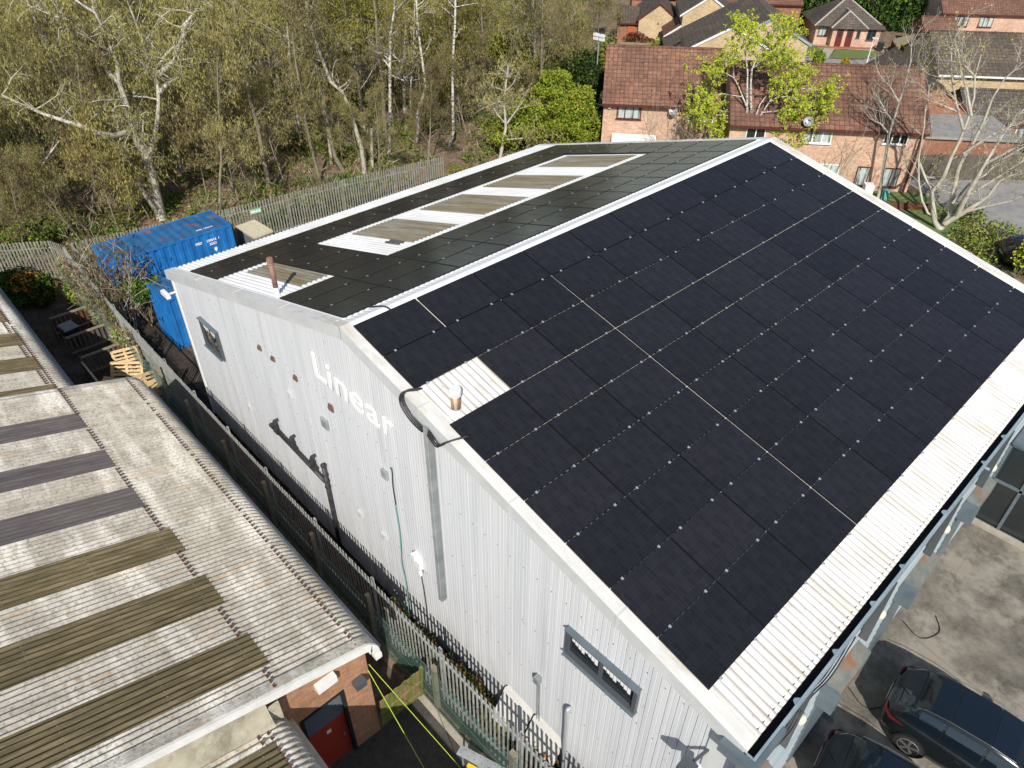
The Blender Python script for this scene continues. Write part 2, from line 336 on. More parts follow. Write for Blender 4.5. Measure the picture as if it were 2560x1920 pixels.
def leafmat(n, a, b_, sc=1.0):
    m, nt, b = pb(n, r=.7, spec=.2); co = coords(nt)
    c = ramp(nt, noise(nt, co, sc, 4, .8), [(.3, a), (.7, b_)])
    oi = N(nt, "ShaderNodeObjectInfo"); vv = ramp(nt, oi.outputs['Random'], [(0, (.60, .55, .55)), (.35, (.90, .88, .85)), (.7, (1.10, 1.15, .9)), (1, (1.45, 1.42, 1.3))]); c = mix(nt, 1.0, c, vv, 'MULTIPLY')
    nt.links.new(c, b.inputs['Base Color'])
    tr = N(nt, "ShaderNodeBsdfTranslucent"); nt.links.new(c, tr.inputs[0]); ms = N(nt, "ShaderNodeMixShader"); ms.inputs[0].default_value = .22
    o = nt.nodes["Material Output"]; nt.links.new(b.outputs[0], ms.inputs[1]); nt.links.new(tr.outputs[0], ms.inputs[2]); nt.links.new(ms.outputs[0], o.inputs[0])
    return m
add('catkin', leafmat('olive_catkins', (.22, .20, .06), (.42, .39, .14)))
add('catkin2', leafmat('brown_twigs_and_buds', (.19, .155, .08), (.34, .29, .16)))
add('lime', leafmat('fresh_lime_leaves', (.23, .30, .03), (.42, .49, .055)))
add('yellowgreen', leafmat('yellow_green_leaves', (.24, .25, .03), (.42, .40, .06)))
add('midgreen', leafmat('mid_green_leaves', (.06, .125, .018), (.17, .28, .045)))
add('darkgreen', leafmat('dark_evergreen_leaves', (.012, .03, .008), (.04, .075, .02)))
add('orangeleaf', leafmat('orange_flowers', (.42, .16, .02), (.60, .28, .04)))
add('redleaf', leafmat('dark_red_leaves', (.10, .02, .02), (.20, .05, .045)))
add('deadleaf', leafmat('dead_brown_leaves', (.16, .085, .04), (.32, .20, .11)))
add('twig', mott('pale_twigs', [(.3, (.30, .26, .19)), (.7, (.46, .42, .33))], 2, r=.9))
add('strap', pb('fluorescent_strap', (.50, .62, .05), .6)[0])
add('greenwire', pb('green_chain_wire', (.07, .14, .115), .6)[0])
add('carpaint', pb('black_car_paint', (.010, .013, .015), .14, spec=.7)[0])
add('carpaint2', pb('dark_green_black_car_paint', (.010, .014, .014), .14, spec=.7)[0])
add('carglass', pb('tinted_car_glass', (.006, .011, .018), .04, spec=.9)[0])
add('tyre', pb('tyre_rubber', (.022, .021, .020), .85)[0])
add('alloy', pb('alloy_wheel', (.45, .45, .45), .3, metal=.8)[0])
add('taillight', pb('red_tail_light', (.10, .006, .008), .15)[0])
add('chrome', pb('silver_trim', (.45, .5, .55), .25, metal=.9)[0])
MT = MAT
# ================================================================= GROUND
Uv = Vector((.767, .642, 0)).normalized(); Nv = Vector((Uv.y, -Uv.x, 0))
def gz(x, y):
    n = x*Nv.x + y*Nv.y; t = max(0, min(1, (-n-46)/16)); t = t*t*(3-2*t)
    return G - 2.7*t
def HP(u, n, z=0): return (Uv.x*u + Nv.x*n, Uv.y*u + Nv.y*n, z)
mb = MB()
xs = [-400, -250, -160] + [-120+4*i for i in range(56)] + [160, 250, 400]
ys = [-250, -120, -60] + [-40+4*i for i in range(50)] + [220, 300, 500]
mb.grid([[(x, y, gz(x, y)) for x in xs] for y in ys])
tag(mb.build('ground', MT['litter'], smooth=True), 'brown leaf litter and green ground cover of the wood', kind='structure')
def sheet(name, pts, z, m, label):
    b = MB(); b.poly([(x, y, z) for x, y in pts]); return tag(b.build(name, m), label, kind='structure')
add('shade_soil', mott('shade_darkened_soil', [(.3, (.018, .014, .010)), (.7, (.05, .038, .028))], 3, r=.95))  # soil colour darkened to paint in the shadow lying in the alley
sheet('car_park', [(11.0, -6), (40, -6), (40, 27), (11.0, 27)], G+.008, MT['asphalt'], 'worn grey concrete and tarmac yard where the dark cars are parked')
sheet('courtyard', [(3.43, -14), (12, -14), (12, -1.62), (3.43, -1.62)], G+.006, MT['asphalt_dark'], 'dark tarmac courtyard outside the red door')
sheet('kerb', [(3.43, -1.62), (12, -1.62), (12, -1.42), (3.43, -1.42)], G+.05, MT['concrete'], 'pale kerb strip along the chain link fence')
sheet('alley_ground', [(-26, -4.6), (3.43, -4.6), (3.43, -1.62), (-26, -1.62)], G+.006, MT['soil'], 'bare soil strip behind the corrugated roofed building')
sheet('alley_path', [(-25, -1.3), (11, -1.3), (11, 0), (-25, 0)], G+.01, MT['shade_soil'], 'narrow dirt alley between the palisade fence and the white gable')
sheet('container_yard', [(-25, 0), (-11.8, 0), (-11.8, 20), (-22.6, 20)], G+.014, MT['soil'], 'brown soil yard with the blue containers')
def hsheet(name, un, dz, m, label):
    b = MB(); b.poly([HP(u, n, gz(*HP(u, n)[:2])+dz) for u, n in un]); return tag(b.build(name, m), label, kind='structure')
hsheet('house_garden', [(5, -33.8), (27.5, -33.8), (27.5, -27), (5, -27)], .01, MT['grass'], 'rough grass garden behind the red roofed terrace')
hsheet('rear_driveway', [(25.6, -36.2), (29.5, -25), (45, -25), (50, -46), (25.6, -46)], .02, MT['road'], 'grey tarmac parking area beyond the garden tree')
hsheet('road', [(22, -62.5), (22, -79.4), (34.7, -79.3), (39.5, -82.5), (55, -75), (50, -62.5)], .03, MT['road'], 'grey road in front of the bungalow')
hsheet('lawn', [(31.5, -79.7), (33.0, -83.9), (37.5, -83.7), (37.3, -81.4), (34.7, -79.8)], .04, MT['grass'], 'green lawn in front of the bungalow')
hsheet('front_path', [(28.5, -79.7), (31.2, -79.7), (33, -84.5), (39, -83.5), (39.5, -86), (28, -90)], .035, MT['concrete'], 'paved path in front of the bungalow')
hsheet('side_lawn', [(28.7, -80.2), (30.3, -80.2), (32.0, -85.2), (30, -86)], .045, MT['grass'], 'small strip of lawn beside the bungalow path')
# ================================================================= INDUSTRIAL BUILDING
tR, tL = math.radians(13.62), math.radians(15.88)
bld = thing('industrial_building', 'large white clad industrial unit with shallow corrugated roof, filling the middle of the view', 'industrial building', (0, 0, G))
bld.location = (0, 0, 0)
def RR(s, y, h=0): return (s*math.cos(tR) + h*math.sin(tR), y, -s*math.sin(tR) + h*math.cos(tR))
def LL(s, y, h=0): return (-s*math.cos(tL) - h*math.sin(tL), y, -s*math.sin(tL) + h*math.cos(tL))
Y0, Y1 = -.24, 18.15
CP = .1632; CA = .027
def prof(y, pitch=CP, amp=CA):
    t = (y/pitch+.5) % 1.0
    return amp*(2*abs(math.cos(math.pi*t))**.75-1)
def corr_sheet(fn, s0, s1, y0, y1, hb, name, m, parent, pitch=CP, amp=CA, ns=1):
    b = MB(); n = int((y1-y0)/pitch*8); rows = []
    for i in range(ns+1):
        s = s0 + (s1-s0)*i/ns
        rows.append([fn(s, y0+(y1-y0)*k/n, hb+prof(y0+(y1-y0)*k/n, pitch, amp)) for k in range(n+1)])
    if fn is LL: rows = rows[::-1]
    b.grid(rows); return b.build(name, m, parent)
HB = -.077
corr_sheet(RR, 0, 11.53, Y0+.04, Y1-.04, HB, 'roof_sheet', MT['white_roof'], bld, ns=2)
corr_sheet(LL, 0, 12.42, Y0+.04, Y1-.04, HB, 'roof_sheet', MT['white_sheet'], bld, ns=2)
def rooflight(y0, y1, s0=4.42, s1=8.2):
    b = MB(); n = int((y1-y0)/CP*8)
    rows = [[LL(s, y0+(y1-y0)*k/n, HB+.008+prof(y0+(y1-y0)*k/n)) for k in range(n+1)] for s in (s1, s0)]
    b.grid(rows); return b.build('rooflight', MT['rooflight'], bld)
for y0, y1 in ((.92, 1.93), (4.88, 6.72), (7.83, 9.85), (10.9, 12.72), (13.92, 15.85)): rooflight(y0, y1)
# roofing felt patch by the second rooflight
b = MB(); b.grid([[LL(s, 4.55+.35*k/12, HB+.012+prof(4.55+.35*k/12)) for k in range(13)] for s in (5.6, 4.75)]); b.build('roof_patch', MT['purple_light'], bld)
# ridge capping with scalloped left edge
b = MB(); n = int((Y1-Y0)/CP*4)
rows = []
for s, h in ((.47, -1), (.40, .02), (.06, .055)): rows.append([LL(s if h >= 0 else s, Y0+(Y1-Y0)*k/n, (HB+.03+prof(Y0+(Y1-Y0)*k/n)) if h < 0 else h-.09+ (.4*prof(Y0+(Y1-Y0)*k/n) if s > .3 else 0)) for k in range(n+1)])
for s, h in ((.05, .055), (.21, .02), (.24, -.02)): rows.append([RR(s, Y0+(Y1-Y0)*k/n, h-.09) for k in range(n+1)])
b.grid(rows); b.build('ridge_cap', MT['ridge_white'], bld)
# verge trims both ends
def verge(y_out, sgn):
    for fn, smax in ((RR, 11.53), (LL, 12.42)):
        t = MB(); f = MB(); yi = y_out + sgn*.31
        nseg = 4
        for k in range(nseg):
            a, c = smax*k/nseg + (.004 if k else 0), smax*(k+1)/nseg
            hh = -.032
            t.quad(fn(a, y_out, hh), fn(c, y_out, hh), fn(c, yi, hh), fn(a, yi, hh))
            t.quad(fn(a, yi, hh), fn(c, yi, hh), fn(c, yi, hh-.06), fn(a, yi, hh-.06))
            x0, _, z0 = fn(a, 0, hh); x1, _, z1 = fn(c, 0, hh)
            f.quad((x0, y_out, z0), (x1, y_out, z1), (x1, y_out, z1-.34), (x0, y_out, z0-.34))
            f.quad((x0, y_out, z0-.34), (x1, y_out, z1-.34), (x1, y_out+sgn*.06, z1-.34), (x0, y_out+sgn*.06, z0-.34))
            if k:
                t.bar(Vector(fn(a, y_out-.004*sgn, hh+.004)), Vector(fn(a, yi, hh+.004)), .05, .006)
                f.bar((x0, y_out-.004*sgn, z0), (x0, y_out-.004*sgn, z0-.33), .05, .006)
        t.build('verge_trim', MT['verge_top'], bld); f.build('verge_face', MT['verge_face'], bld)
verge(Y0-.06, 1); verge(Y1+.06, -1)
# gable wall, ribbed vertical cladding
def ztop(x): return (-x*math.tan(tR) if x > 0 else x*math.tan(tL)) - .16
XL, XR = -11.75, 11.12
def ribwall(y, out, name):
    b = MB(); P = .2; x = XL; d = .024*out; pts = []
    while x < XR-.01:
        for t, o in ((0, 1), (.40, 1), (.45, .75), (.50, 1), (.86, 1), (.89, 0), (.95, 0), (.98, 1)): pts.append((min(x+t*P, XR), o))
        x += P
    pts = [p for i, p in enumerate(pts) if i == 0 or p[0] > pts[i-1][0]]
    pts.append((XR, 0))
    rows = [[(x, y+d*o, G) for x, o in pts], [(x, y+d*o, ztop(x)) for x, o in pts]]
    if out > 0: rows = rows[::-1]
    b.grid(rows); return b.build(name, MT['cladding'], bld)
ribwall(-.17, -1, 'gable_wall'); ribwall(18.08, 1, 'gable_wall')
b = MB(); b.quad((XL, 18.08, G), (XL, -.17, G), (XL, -.17, ztop(XL)), (XL, 18.08, ztop(XL))); b.build('side_wall', MT['cladding'], bld)
# corner flashing left + faint grey infill panel at the right corner
b = MB(); b.box(XL-.03, XL+.10, -.225, -.10, G, ztop(XL)); b.build('corner_flashing', MT['white_plastic'], bld)
b = MB(); b.box(10.55, 11.14, -.225, -.16, G, ztop(10.9)-.25); b.build('corner_flashing', MT['verge_face'], bld)
# right side wall: horizontal-profile cladding with ledges
b = MB(); z = ztop(XR)+.1; rows = []
while z > G:
    for dz, o in ((0, 0), (.10, 0), (.13, .035), (.26, .035), (.29, 0)):
        rows.append([(XR+o, -.17, z-dz), (XR+o, 18.08, z-dz)])
    z -= .3
rows = [r for r in rows if r[0][2] > G-.02]
b.grid(rows); b.build('side_wall', MT['sidewall'], bld)
# gutter
zg = RR(11.5, 0)[2]
b = MB(); b.box(11.15, 11.36, -.30, 18.2, zg-.34, zg-.31); b.box(11.315, 11.36, -.30, 18.2, zg-.31, zg-.10)
b.box(11.15, 11.315, -.30, -.27, zg-.31, zg-.12)
for y, ln in ((1.05, .10), (2.42, .08), (3.9, .10), (5.2, .08), (7.3, .12), (9.6, .08), (10.9, .12), (12.9, .08), (15.3, .1)):
    b.poly([(11.24, y+.02, zg-.115), (11.316, y-.05, zg-.105), (11.316, y+ln+.05, zg-.105), (11.24, y+ln-.02, zg-.115)])
g_ = b.build('gutter', MT['gutter'], bld)
b = MB(); b.box(11.16, 11.31, -.268, 18.19, zg-.305, zg-.245); b.build('gutter_floor', MT['black'], g_)  # flat black strip covering the gutter floor
b = MB(); b.box(10.78, 11.44, -.44, -.31, zg-.40, zg-.14); b.box(11.365, 11.44, -.31, .55, zg-.40, zg-.14); b.box(11.14, 11.34, -.42, -.24, G, zg-.52); b.build('corner_post', MT['steel_blue'], bld)
# windows in the gable
def gwin(x0, x1, z0, z1, lights):
    fr = MB(); y = -.30
    fr.box(x0, x1, y, -.14, z0, z0+.10); fr.box(x0, x1, y, -.14, z1-.09, z1)
    fr.box(x0, x0+.09, y, -.14, z0+.1, z1-.09); fr.box(x1-.09, x1, y, -.14, z0+.1, z1-.09)
    w_ = (x1-x0-.18)/lights
    for k in range(1, lights): fr.box(x0+.09+w_*k-.05, x0+.09+w_*k+.05, y+.04, -.14, z0+.1, z1-.09)
    f = fr.build('window', MT['dark_frame'], bld)
    p = MB(); p.box(x0+.05, x1-.05, -.235, -.225, z0+.05, z1-.05); p.build('pane', MT['glass'], f)
    for k in range(lights):
        c = MB()
        xx = x0+.14+w_*k
        for j in range(8):
            h = .10+.035*((j*5) % 4); c.box(xx+j*w_*.105, xx+j*w_*.105+w_*.09, -.245, -.24, z1-.1-h-.08, z1-.1)
        c.build('blind', MT['white_plastic'], f)
    s = MB(); s.box(x0-.02, x1+.02, -.36, -.17, z0-.03, z0); s.box(x0-.02, x1+.02, -.34, -.17, z1+.001, z1+.03); s.build('sill', MT['steel_blue'], f)
gwin(7.28, 9.1, -4.5, -3.72, 2); gwin(-9.85, -8.55, -5.5, -4.42, 2)
# flues on the roof
def flue(px, py, zb, zt_, r, m, m2, capm, label):
    b = MB(); b.tube([(px, py, zb-.15), (px, py, zb+(zt_-zb)*.25)], r*1.05, 14); b.tube([(px, py, zb-.1), (px, py, zb+.06)], [r*2.1, r*1.25], 14)
    f = b.build('flue', m2, bld, smooth=False); f['label'] = label
    b = MB(); b.tube([(px, py, zb+(zt_-zb)*.25), (px, py, zt_)], r, 14); b.build('flue_pipe', m, f, smooth=True)
    b = MB(); b.tube([(px, py, zt_-.1), (px, py, zt_-.02), (px, py, zt_+.02)], [r*1.25, r*1.3, r*1.1], 14); b.tube([(px, py, zt_-.16), (px, py, zt_-.14)], r*1.2, 14); b.build('flue_cap', capm, f)
flue(3.30, .33, -.92, -.24, .105, MT['flue_rust'], MT['white_plastic'], MT['white_plastic'], 'short rust stained flue with white cap')
flue(-4.26, .26, -1.33, -.18, .07, MT['flue_pink'], MT['white_plastic'], MT['flue_pink'], 'tall thin brownish pink flue pipe')
# wall fittings
for x, z, s in ((-5.22, -3.32, .15), (-4.43, -3.3, .15), (-3.16, -3.29, .16), (-1.34, -3.26, .2)):
    b = MB(); b.box(x-s/2, x+s/2, -.24, -.2, z-s*.55, z+s*.55); b.box(x-s/4, x+s/4, -.28, -.24, z-s*.2, z+s*.4); b.build('rusty_bracket', MT['rust_plate'], bld)
for x, z, s in ((-7.35, -6.9, .2), (-3.74, -4.2, .22), (-1.85, -4.12, .3), (.98, -4.02, .24), (.47, -6.8, .22), (-.71, -6.85, .22)):
    b = MB(); b.box(x-s/2, x+s/2, -.27, -.2, z-s*.55, z+s*.55); b.box(x-s/2+.03, x+s/2-.03, -.285, -.27, z-s*.45, z+s*.45)
    b.build('wall_vent', MT['galv'] if s > .22 else MT['verge_face'], bld)
b = MB(); b.box(-12.02, -11.5, -.62, -.48, -4.30, -4.14); b.bar((-11.7, -.48, -4.22), (-11.7, -.2, -4.22), .05, .05); f = b.build('wall_light', MT['white_plastic'], bld)
b = MB(); b.box(10.35, 10.62, -.78, -.5, -4.0, -3.86); b.bar((10.48, -.5, -4.0), (10.6, -.2, -3.7), .05, .05); b.build('floodlight', MT['dark_frame'], bld)
b = MB(); b.tube([(10.60, -.50, -3.95), (10.80, -.42, -6.4)], .085, 12); b.build('white_pole', MT['white_plastic'], bld)
# side wall: shutter boxes, lamps, hoods
for y0, y1 in ((.1, 1.7), (4.15, 5.72), (8.15, 9.7), (12.2, 13.75)):
    b = MB(); b.poly([(11.12, y0, -6.05), (11.12, y1, -6.05), (11.50, y1, -6.18), (11.50, y0, -6.18)][::-1]); b.box(11.12, 11.50, y0, y1, -6.62, -6.185)
    o = b.build('shutter_box', MT['galv_rust'], bld)
    b = MB(); b.box(11.10, 11.55, y0-.22, y0-.003, -6.66, -6.08); b.build('end_cap', MT['steel_blue'], o)
    b = MB(); b.box(11.12, 11.2, y0, y1, G, -6.63); b.build('roller_shutter', MT['steel_blue'], bld)
for y in (2.25, 5.75, 9.35, 12.55):
    b = MB(); b.tube([(11.14, y, -4.93), (11.28, y, -4.93)], .16, 14); o = b.build('wall_lamp', MT['gutter'], bld)
    b = MB(); b.tube([(11.28, y, -4.93), (11.36, y, -4.93), (11.40, y, -4.93)], [.15, .12, .05], 14); b.build('lamp_cover', MT['cream_lamp'], o, smooth=True)
for y in (1.4, 4.9, 8.4, 11.9):
    b = MB(); b.poly([(11.165, y, -3.6), (11.165, y+.5, -3.6), (11.165, y+.5, -5.6)]); b.box(11.12, 11.34, y+.5, y+.56, -5.6, -3.5); b.build('reveal_and_shadow', MT['dark_frame'], bld)  # dark triangle is the reveal's shadow drawn on the wall; the box is the reveal
    b = MB(); b.box(11.13, 11.172, y+.57, y+1.35, -5.5, -3.7); b.build('window', MT['glass'], bld)
# porch: projecting glazed entrance
b = MB(); PX, PY0, PY1, PZ = 13.4, 16.2, 17.6, -6.4
def pz(b, p, q, w=.09): b.bar(p, q, w, w)
for x in (11.2, 12.05, 12.9, 13.4):
    pz(b, (x, PY0, G), (x, PY0, PZ)); 
for z in (G+.06, -7.9, PZ): pz(b, (11.2, PY0, z), (PX, PY0, z))
for y in (16.9, 17.6): pz(b, (PX, y, G), (PX, y, PZ))
pz(b, (PX, PY0, PZ), (PX, PY1, PZ)); b.box(11.2, PX+.1, PY0-.1, PY1, PZ+.05, PZ+.15)
o = b.build('porch', MT['steel_blue'], bld)
b = MB(); b.box(11.2, PX, PY0+.01, PY0+.025, G, PZ); b.box(PX-.02, PX, PY0, PY1, G, PZ); b.build('porch_glass', MT['glass'], o)
b = MB(); b.box(11.15, 13.6, 15.95, 16.14, G, G+.13); b.build('step', MT['concrete'], o)
# rows of cladding fixings
b = MB()
for zz in (-3.1, -4.9, -6.7, -8.5):
    x = XL+.1
    while x < XR-.6:
        if zz < ztop(x)-.5: b.box(x-.011, x+.011, -.206, -.192, zz-.011+.01*math.sin(x*9), zz+.011+.01*math.sin(x*9))
        x += .4
tag(b.build('cladding_fixings', MT['galv_dark'], bld), kind='stuff')
# ---- sign
sg = thing('wall_sign', 'raised white letters reading Linear on the pale gable wall', 'sign', (0, -.21, -2.46))
_adv = {'L': (-1.87, .60), 'i': (-1.22, 0), 'n': (-.86, 0), 'e': (-.16, 0), 'a': (.48, 0), 'r': (1.20, 0)}
def text_mesh(name, body, size, m, parent=None, ext=.02, off=.012, align='LEFT'):
    c = bpy.data.curves.new(name, 'FONT'); c.body = body; c.size = size; c.extrude = ext; c.offset = off; c.align_x = align; c.resolution_u = 4
    t = bpy.data.objects.new('tmp', c); col.objects.link(t); bpy.context.view_layer.update()
    me = bpy.data.meshes.new_from_object(t.evaluated_get(bpy.context.evaluated_depsgraph_get())); bpy.data.objects.remove(t)
    me.materials.clear(); me.materials.append(m); o = bpy.data.objects.new(name, me); col.objects.link(o)
    if parent: o.parent = parent
    return o
for ch, (x0, x1) in {'L': (-1.87, -1.29), 'i': (-1.20, -1.01), 'n': (-.86, -.30), 'e': (-.20, .40), 'a': (.48, 1.04), 'r': (1.19, 1.64)}.items():
    o = text_mesh('letter', ch, 1.14, MT['sign_white'], sg, .008, .024)
    xs_ = [v.co.x for v in o.data.vertices]; a, c = min(xs_), max(xs_)
    for v in o.data.vertices: v.co.x = x0+(v.co.x-a)/(c-a)*(x1-x0)
    o.rotation_euler = (math.pi/2, 0, 0); o.location = (0, -.012, 0)
# ---- soil pipe with branches
dp = thing('soil_pipe', 'black plastic waste pipe sloping down the gable wall with three elbows', 'pipe', (-2.3, -.3, G))
dp.location = (0, 0, 0)
b = MB(); b.tube([(-5.45, -.33, -6.50), (-2.42, -.33, -6.74)], .058, 10); b.build('pipe_run', MT['black_pipe'], dp, smooth=True)
b = MB(); b.tube([(-2.33, -.33, G), (-2.33, -.33, -5.95)], .062, 10); b.build('down_pipe', MT['black_pipe'], dp, smooth=True)
for x in (-5.25, -4.2, -3.0):
    b = MB(); b.tube([(x, -.20, -6.12), (x, -.33, -6.12), (x, -.36, -6.2), (x, -.34, -6.55)], [.055, .06, .062, .062], 10)
    for z in (-6.30, -6.42): b.tube([(x, -.345, z), (x, -.345, z-.035)], .078, 10)
    b.tube([(x-.09, -.33, -6.535), (x+.12, -.33, -6.55)], .08, 10); b.build('pipe_elbow', MT['black_pipe'], dp)
for z in (-5.97, -6.35, -6.62, -6.86): b = MB(); b.tube([(-2.33, -.33, z), (-2.33, -.33, z-.05)], .082, 10); b.build('pipe_collar', MT['black_pipe'], dp)
b = MB(); b.tube([(-5.62, -.33, -6.49), (-5.42, -.33, -6.5)], .075, 10); b.build('pipe_collar', MT['black_pipe'], dp)
# ---- trunking
tk = thing('cable_trunking', 'tall grey galvanised steel trunking down the gable wall', 'trunking', (3.1, -.3, -7)); tk.location = (0, 0, 0)
b = MB(); b.box(3.04, 3.18, -.37, -.205, -6.95, -1.02); b.build('trunking_body', MT['galv_dark'], tk)
b = MB(); b.box(3.07, 3.18, -.39, -.372, -6.9, -1.03); b.build('trunking_lid', MT['galv'], tk)
def cable(name, label, pts, r, m, cat, n=1):
    b = MB()
    for k in range(n):
        off = Vector((.05*k, .015*k, .045*k)); P = [Vector(p)+off for p in pts]; Q = []
        for i in range(len(P)-1):
            p0, p1, p2, p3 = P[max(i-1, 0)], P[i], P[i+1], P[min(i+2, len(P)-1)]
            for j in range(5):
                t = j/5; Q.append(.5*((2*p1)+(p2-p0)*t+(2*p0-5*p1+4*p2-p3)*t*t+(3*p1-p0-3*p2+p3)*t**3))
        Q.append(P[-1]); b.tube(Q, r, 6)
    return tag(b.build(name, m, smooth=True), label, cat)
cable('power_cable', 'bundle of black cables looping over the verge to the trunking top', [(2.42, .02, -.62), (2.30, -.30, -.58), (2.32, -.40, -.80), (2.6, -.40, -1.06), (2.95, -.38, -1.18), (3.1, -.36, -1.15), (3.3, -.40, -1.18), (3.55, -.42, -1.22), (3.75, -.36, -1.02), (3.95, 0.02, -.96)], .019, MT['cable'], 'cable', 3)
cable('ridge_cable', 'dark cable crossing the white ridge cap near the gable', [LL(.5, .75, -.02), LL(.35, .85, -.03), LL(.1, .95, -.02), RR(.1, 1.0, -.02), RR(.22, .98, -.02)], .022, MT['cable'], 'cable')
cable('aerial_cable', 'thin black cable hanging down the gable above the teal rope', [(1.30, -.24, -3.55), (1.38, -.26, -3.62), (1.30, -.24, -4.2), (1.32, -.24, -4.85)], .014, MT['cable'], 'cable')
cable('hanging_rope', 'teal green rope hanging down the white gable wall', [(1.30, -.25, -4.85), (1.36, -.26, -5.9), (1.28, -.27, -7.2), (1.36, -.27, -8.3), (1.45, -.4, -9.75)], .014, MT['teal'], 'rope', 1)
jb = thing('junction_box', 'white junction box and small sensor on the gable wall', 'electrical box', (2.1, -.25, -6.5)); jb.location = (0, 0, 0)
b = MB(); b.box(1.98, 2.24, -.33, -.2, -6.62, -6.32); b.build('box_body', MT['white_plastic'], jb)
b = MB(); b.box(1.96, 2.10, -.38, -.2, -6.30, -6.10); b.tube([(2.3, -.35, -6.55), (2.3, -.35, -6.68)], .05, 8); b.build('sensor', MT['white_plastic'], jb)
b = MB(); b.tube([(2.1, -.24, -6.6), (2.2, -.25, -7.5), (2.25, -.26, -8.3), (2.2, -.3, -9.7)], .012, 5); b.build('lead', MT['cable'], jb)
cable('ground_cable', 'black cable lying in a loop on the car park below the shutter boxes', [(11.3, 7.2, G+.03), (11.9, 7.0, G+.03), (12.3, 7.6, G+.03)], .012, MT['cable'], 'cable')
cable('coiled_cable', 'black cable looped on the pale tarmac near the glazed porch', [(11.4, 10.4, G+.03), (12.0, 10.2, G+.03), (12.3, 10.8, G+.03), (12.0, 11.3, G+.03)], .012, MT['cable'], 'cable')
cable('eaves_cable', 'bundle of black cables sagging along the blue grey side wall', [(11.19, .6, -4.3), (11.24, 1.5, -4.45), (11.2, 2.1, -4.15), (11.24, 3.0, -4.3), (11.19, 3.9, -4.0)], .014, MT['cable'], 'cable', 3)
tag(cable('flue_liner', 'shiny steel pipe rising up the gable wall below the long window', [(7.55, -.24, -6.45), (7.53, -.34, -6.5), (7.55, -.34, -7.2), (7.6, -.34, -9.7)], .05, MT['clamp'], 'pipe'), None, None)
b = MB(); b.box(6.47, 6.62, -.34, -.2, -6.62, -6.42); b.tube([(6.54, -.25, -6.6), (6.62, -.25, -9.7)], .014, 6); b.tube([(6.60, -.25, -6.6), (6.70, -.25, -9.7)], .014, 6)
tag(b.build('tap_box', MT['galv_dark']), 'small grey tap box with two thin pipes low on the gable wall', 'pipe box')
# ================================================================= SOLAR PANELS
RPm, PCm = 1.154, 1.7669
PL, PW = PCm-.024, RPm-.027
def panel_proto():
    root = thing('solar_panel', 'x', 'solar panel', group='black solar panels on the white roof')
    f = MB(); t = .035; w_ = .012
    f.box(0, PL, 0, w_, -t, 0); f.box(0, PL, PW-w_, PW, -t, 0); f.box(0, w_, w_, PW-w_, -t, 0); f.box(PL-w_, PL, w_, PW-w_, -t, 0)
    f.box(PL/2-.006, PL/2+.006, w_, PW-w_, -.003, -.0015)
    f.build('frame', MT['panel_frame'], root)
    g = MB(); g.quad((w_, w_, -.004), (PL-w_, w_, -.004), (PL-w_, PW-w_, -.004), (w_, PW-w_, -.004)); g.quad((w_, w_, -.03), (w_, PW-w_, -.03), (PL-w_, PW-w_, -.03), (PL-w_, w_, -.03))
    g.build('cell_glass', MT['cells'], root)
    for xx in (.33, PL-.33):
        c = MB(); c.box(xx-.024, xx+.024, -.044, .010, -.002, .008); c.box(xx-.018, xx+.018, -.030, -.004, -.055, -.002); c.build('clamp', MT['clamp'], root)
    return root
proto = panel_proto()
kids = list(proto.children)
ordn = ['first', 'second', 'third', 'fourth', 'fifth', 'sixth', 'seventh', 'eighth', 'ninth', 'tenth']
def place_panel(side, r, c, first=[True]):
    if first[0]: o = proto; first[0] = False
    else:
        o = proto.copy(); col.objects.link(o)
        for k in kids: q = k.copy(); col.objects.link(q); q.parent = o
    # local x along the ridge, local y up the slope
    if side == 'R':
        s = .1626 + RPm*r + PW; y = c*PCm + (-.028 if (c < 3 and r >= 1) or (c == 0 and r < 2) else 0)
        X = Vector((0, 1, 0)); Y = Vector((-math.cos(tR), 0, math.sin(tR))); base = Vector(RR(s, y, 0))
    else:
        s = .4419 + RPm*r + PW; y = c*PCm + .07 + PL
        X = Vector((0, -1, 0)); Y = Vector((math.cos(tL), 0, math.sin(tL))); base = Vector(LL(s, y, 0))
    Z = X.cross(Y); Mx = Matrix.Identity(4)
    for i in range(3): Mx[i][0] = X[i]; Mx[i][1] = Y[i]; Mx[i][2] = Z[i]; Mx[i][3] = base[i]
    j = random.uniform(-.0018, .0018); Mx = Mx @ Matrix.Rotation(j, 4, 'X') @ Matrix.Rotation(random.uniform(-.0012, .0012), 4, 'Y')
    o.matrix_world = Mx
    o['label'] = 'panel %s row below ridge, %s column from the lettered gable, %s slope' % (ordn[r], ordn[c], 'near sunlit' if side == 'R' else 'far wood-side')
for r in range(9):
    for c in range(10):
        if not (r == 2 and c == 0): place_panel('R', r, c)
        if not ((c == 0 and 3 <= r <= 6) or (2 <= c <= 8 and 3 <= r <= 6)): place_panel('L', r, c)
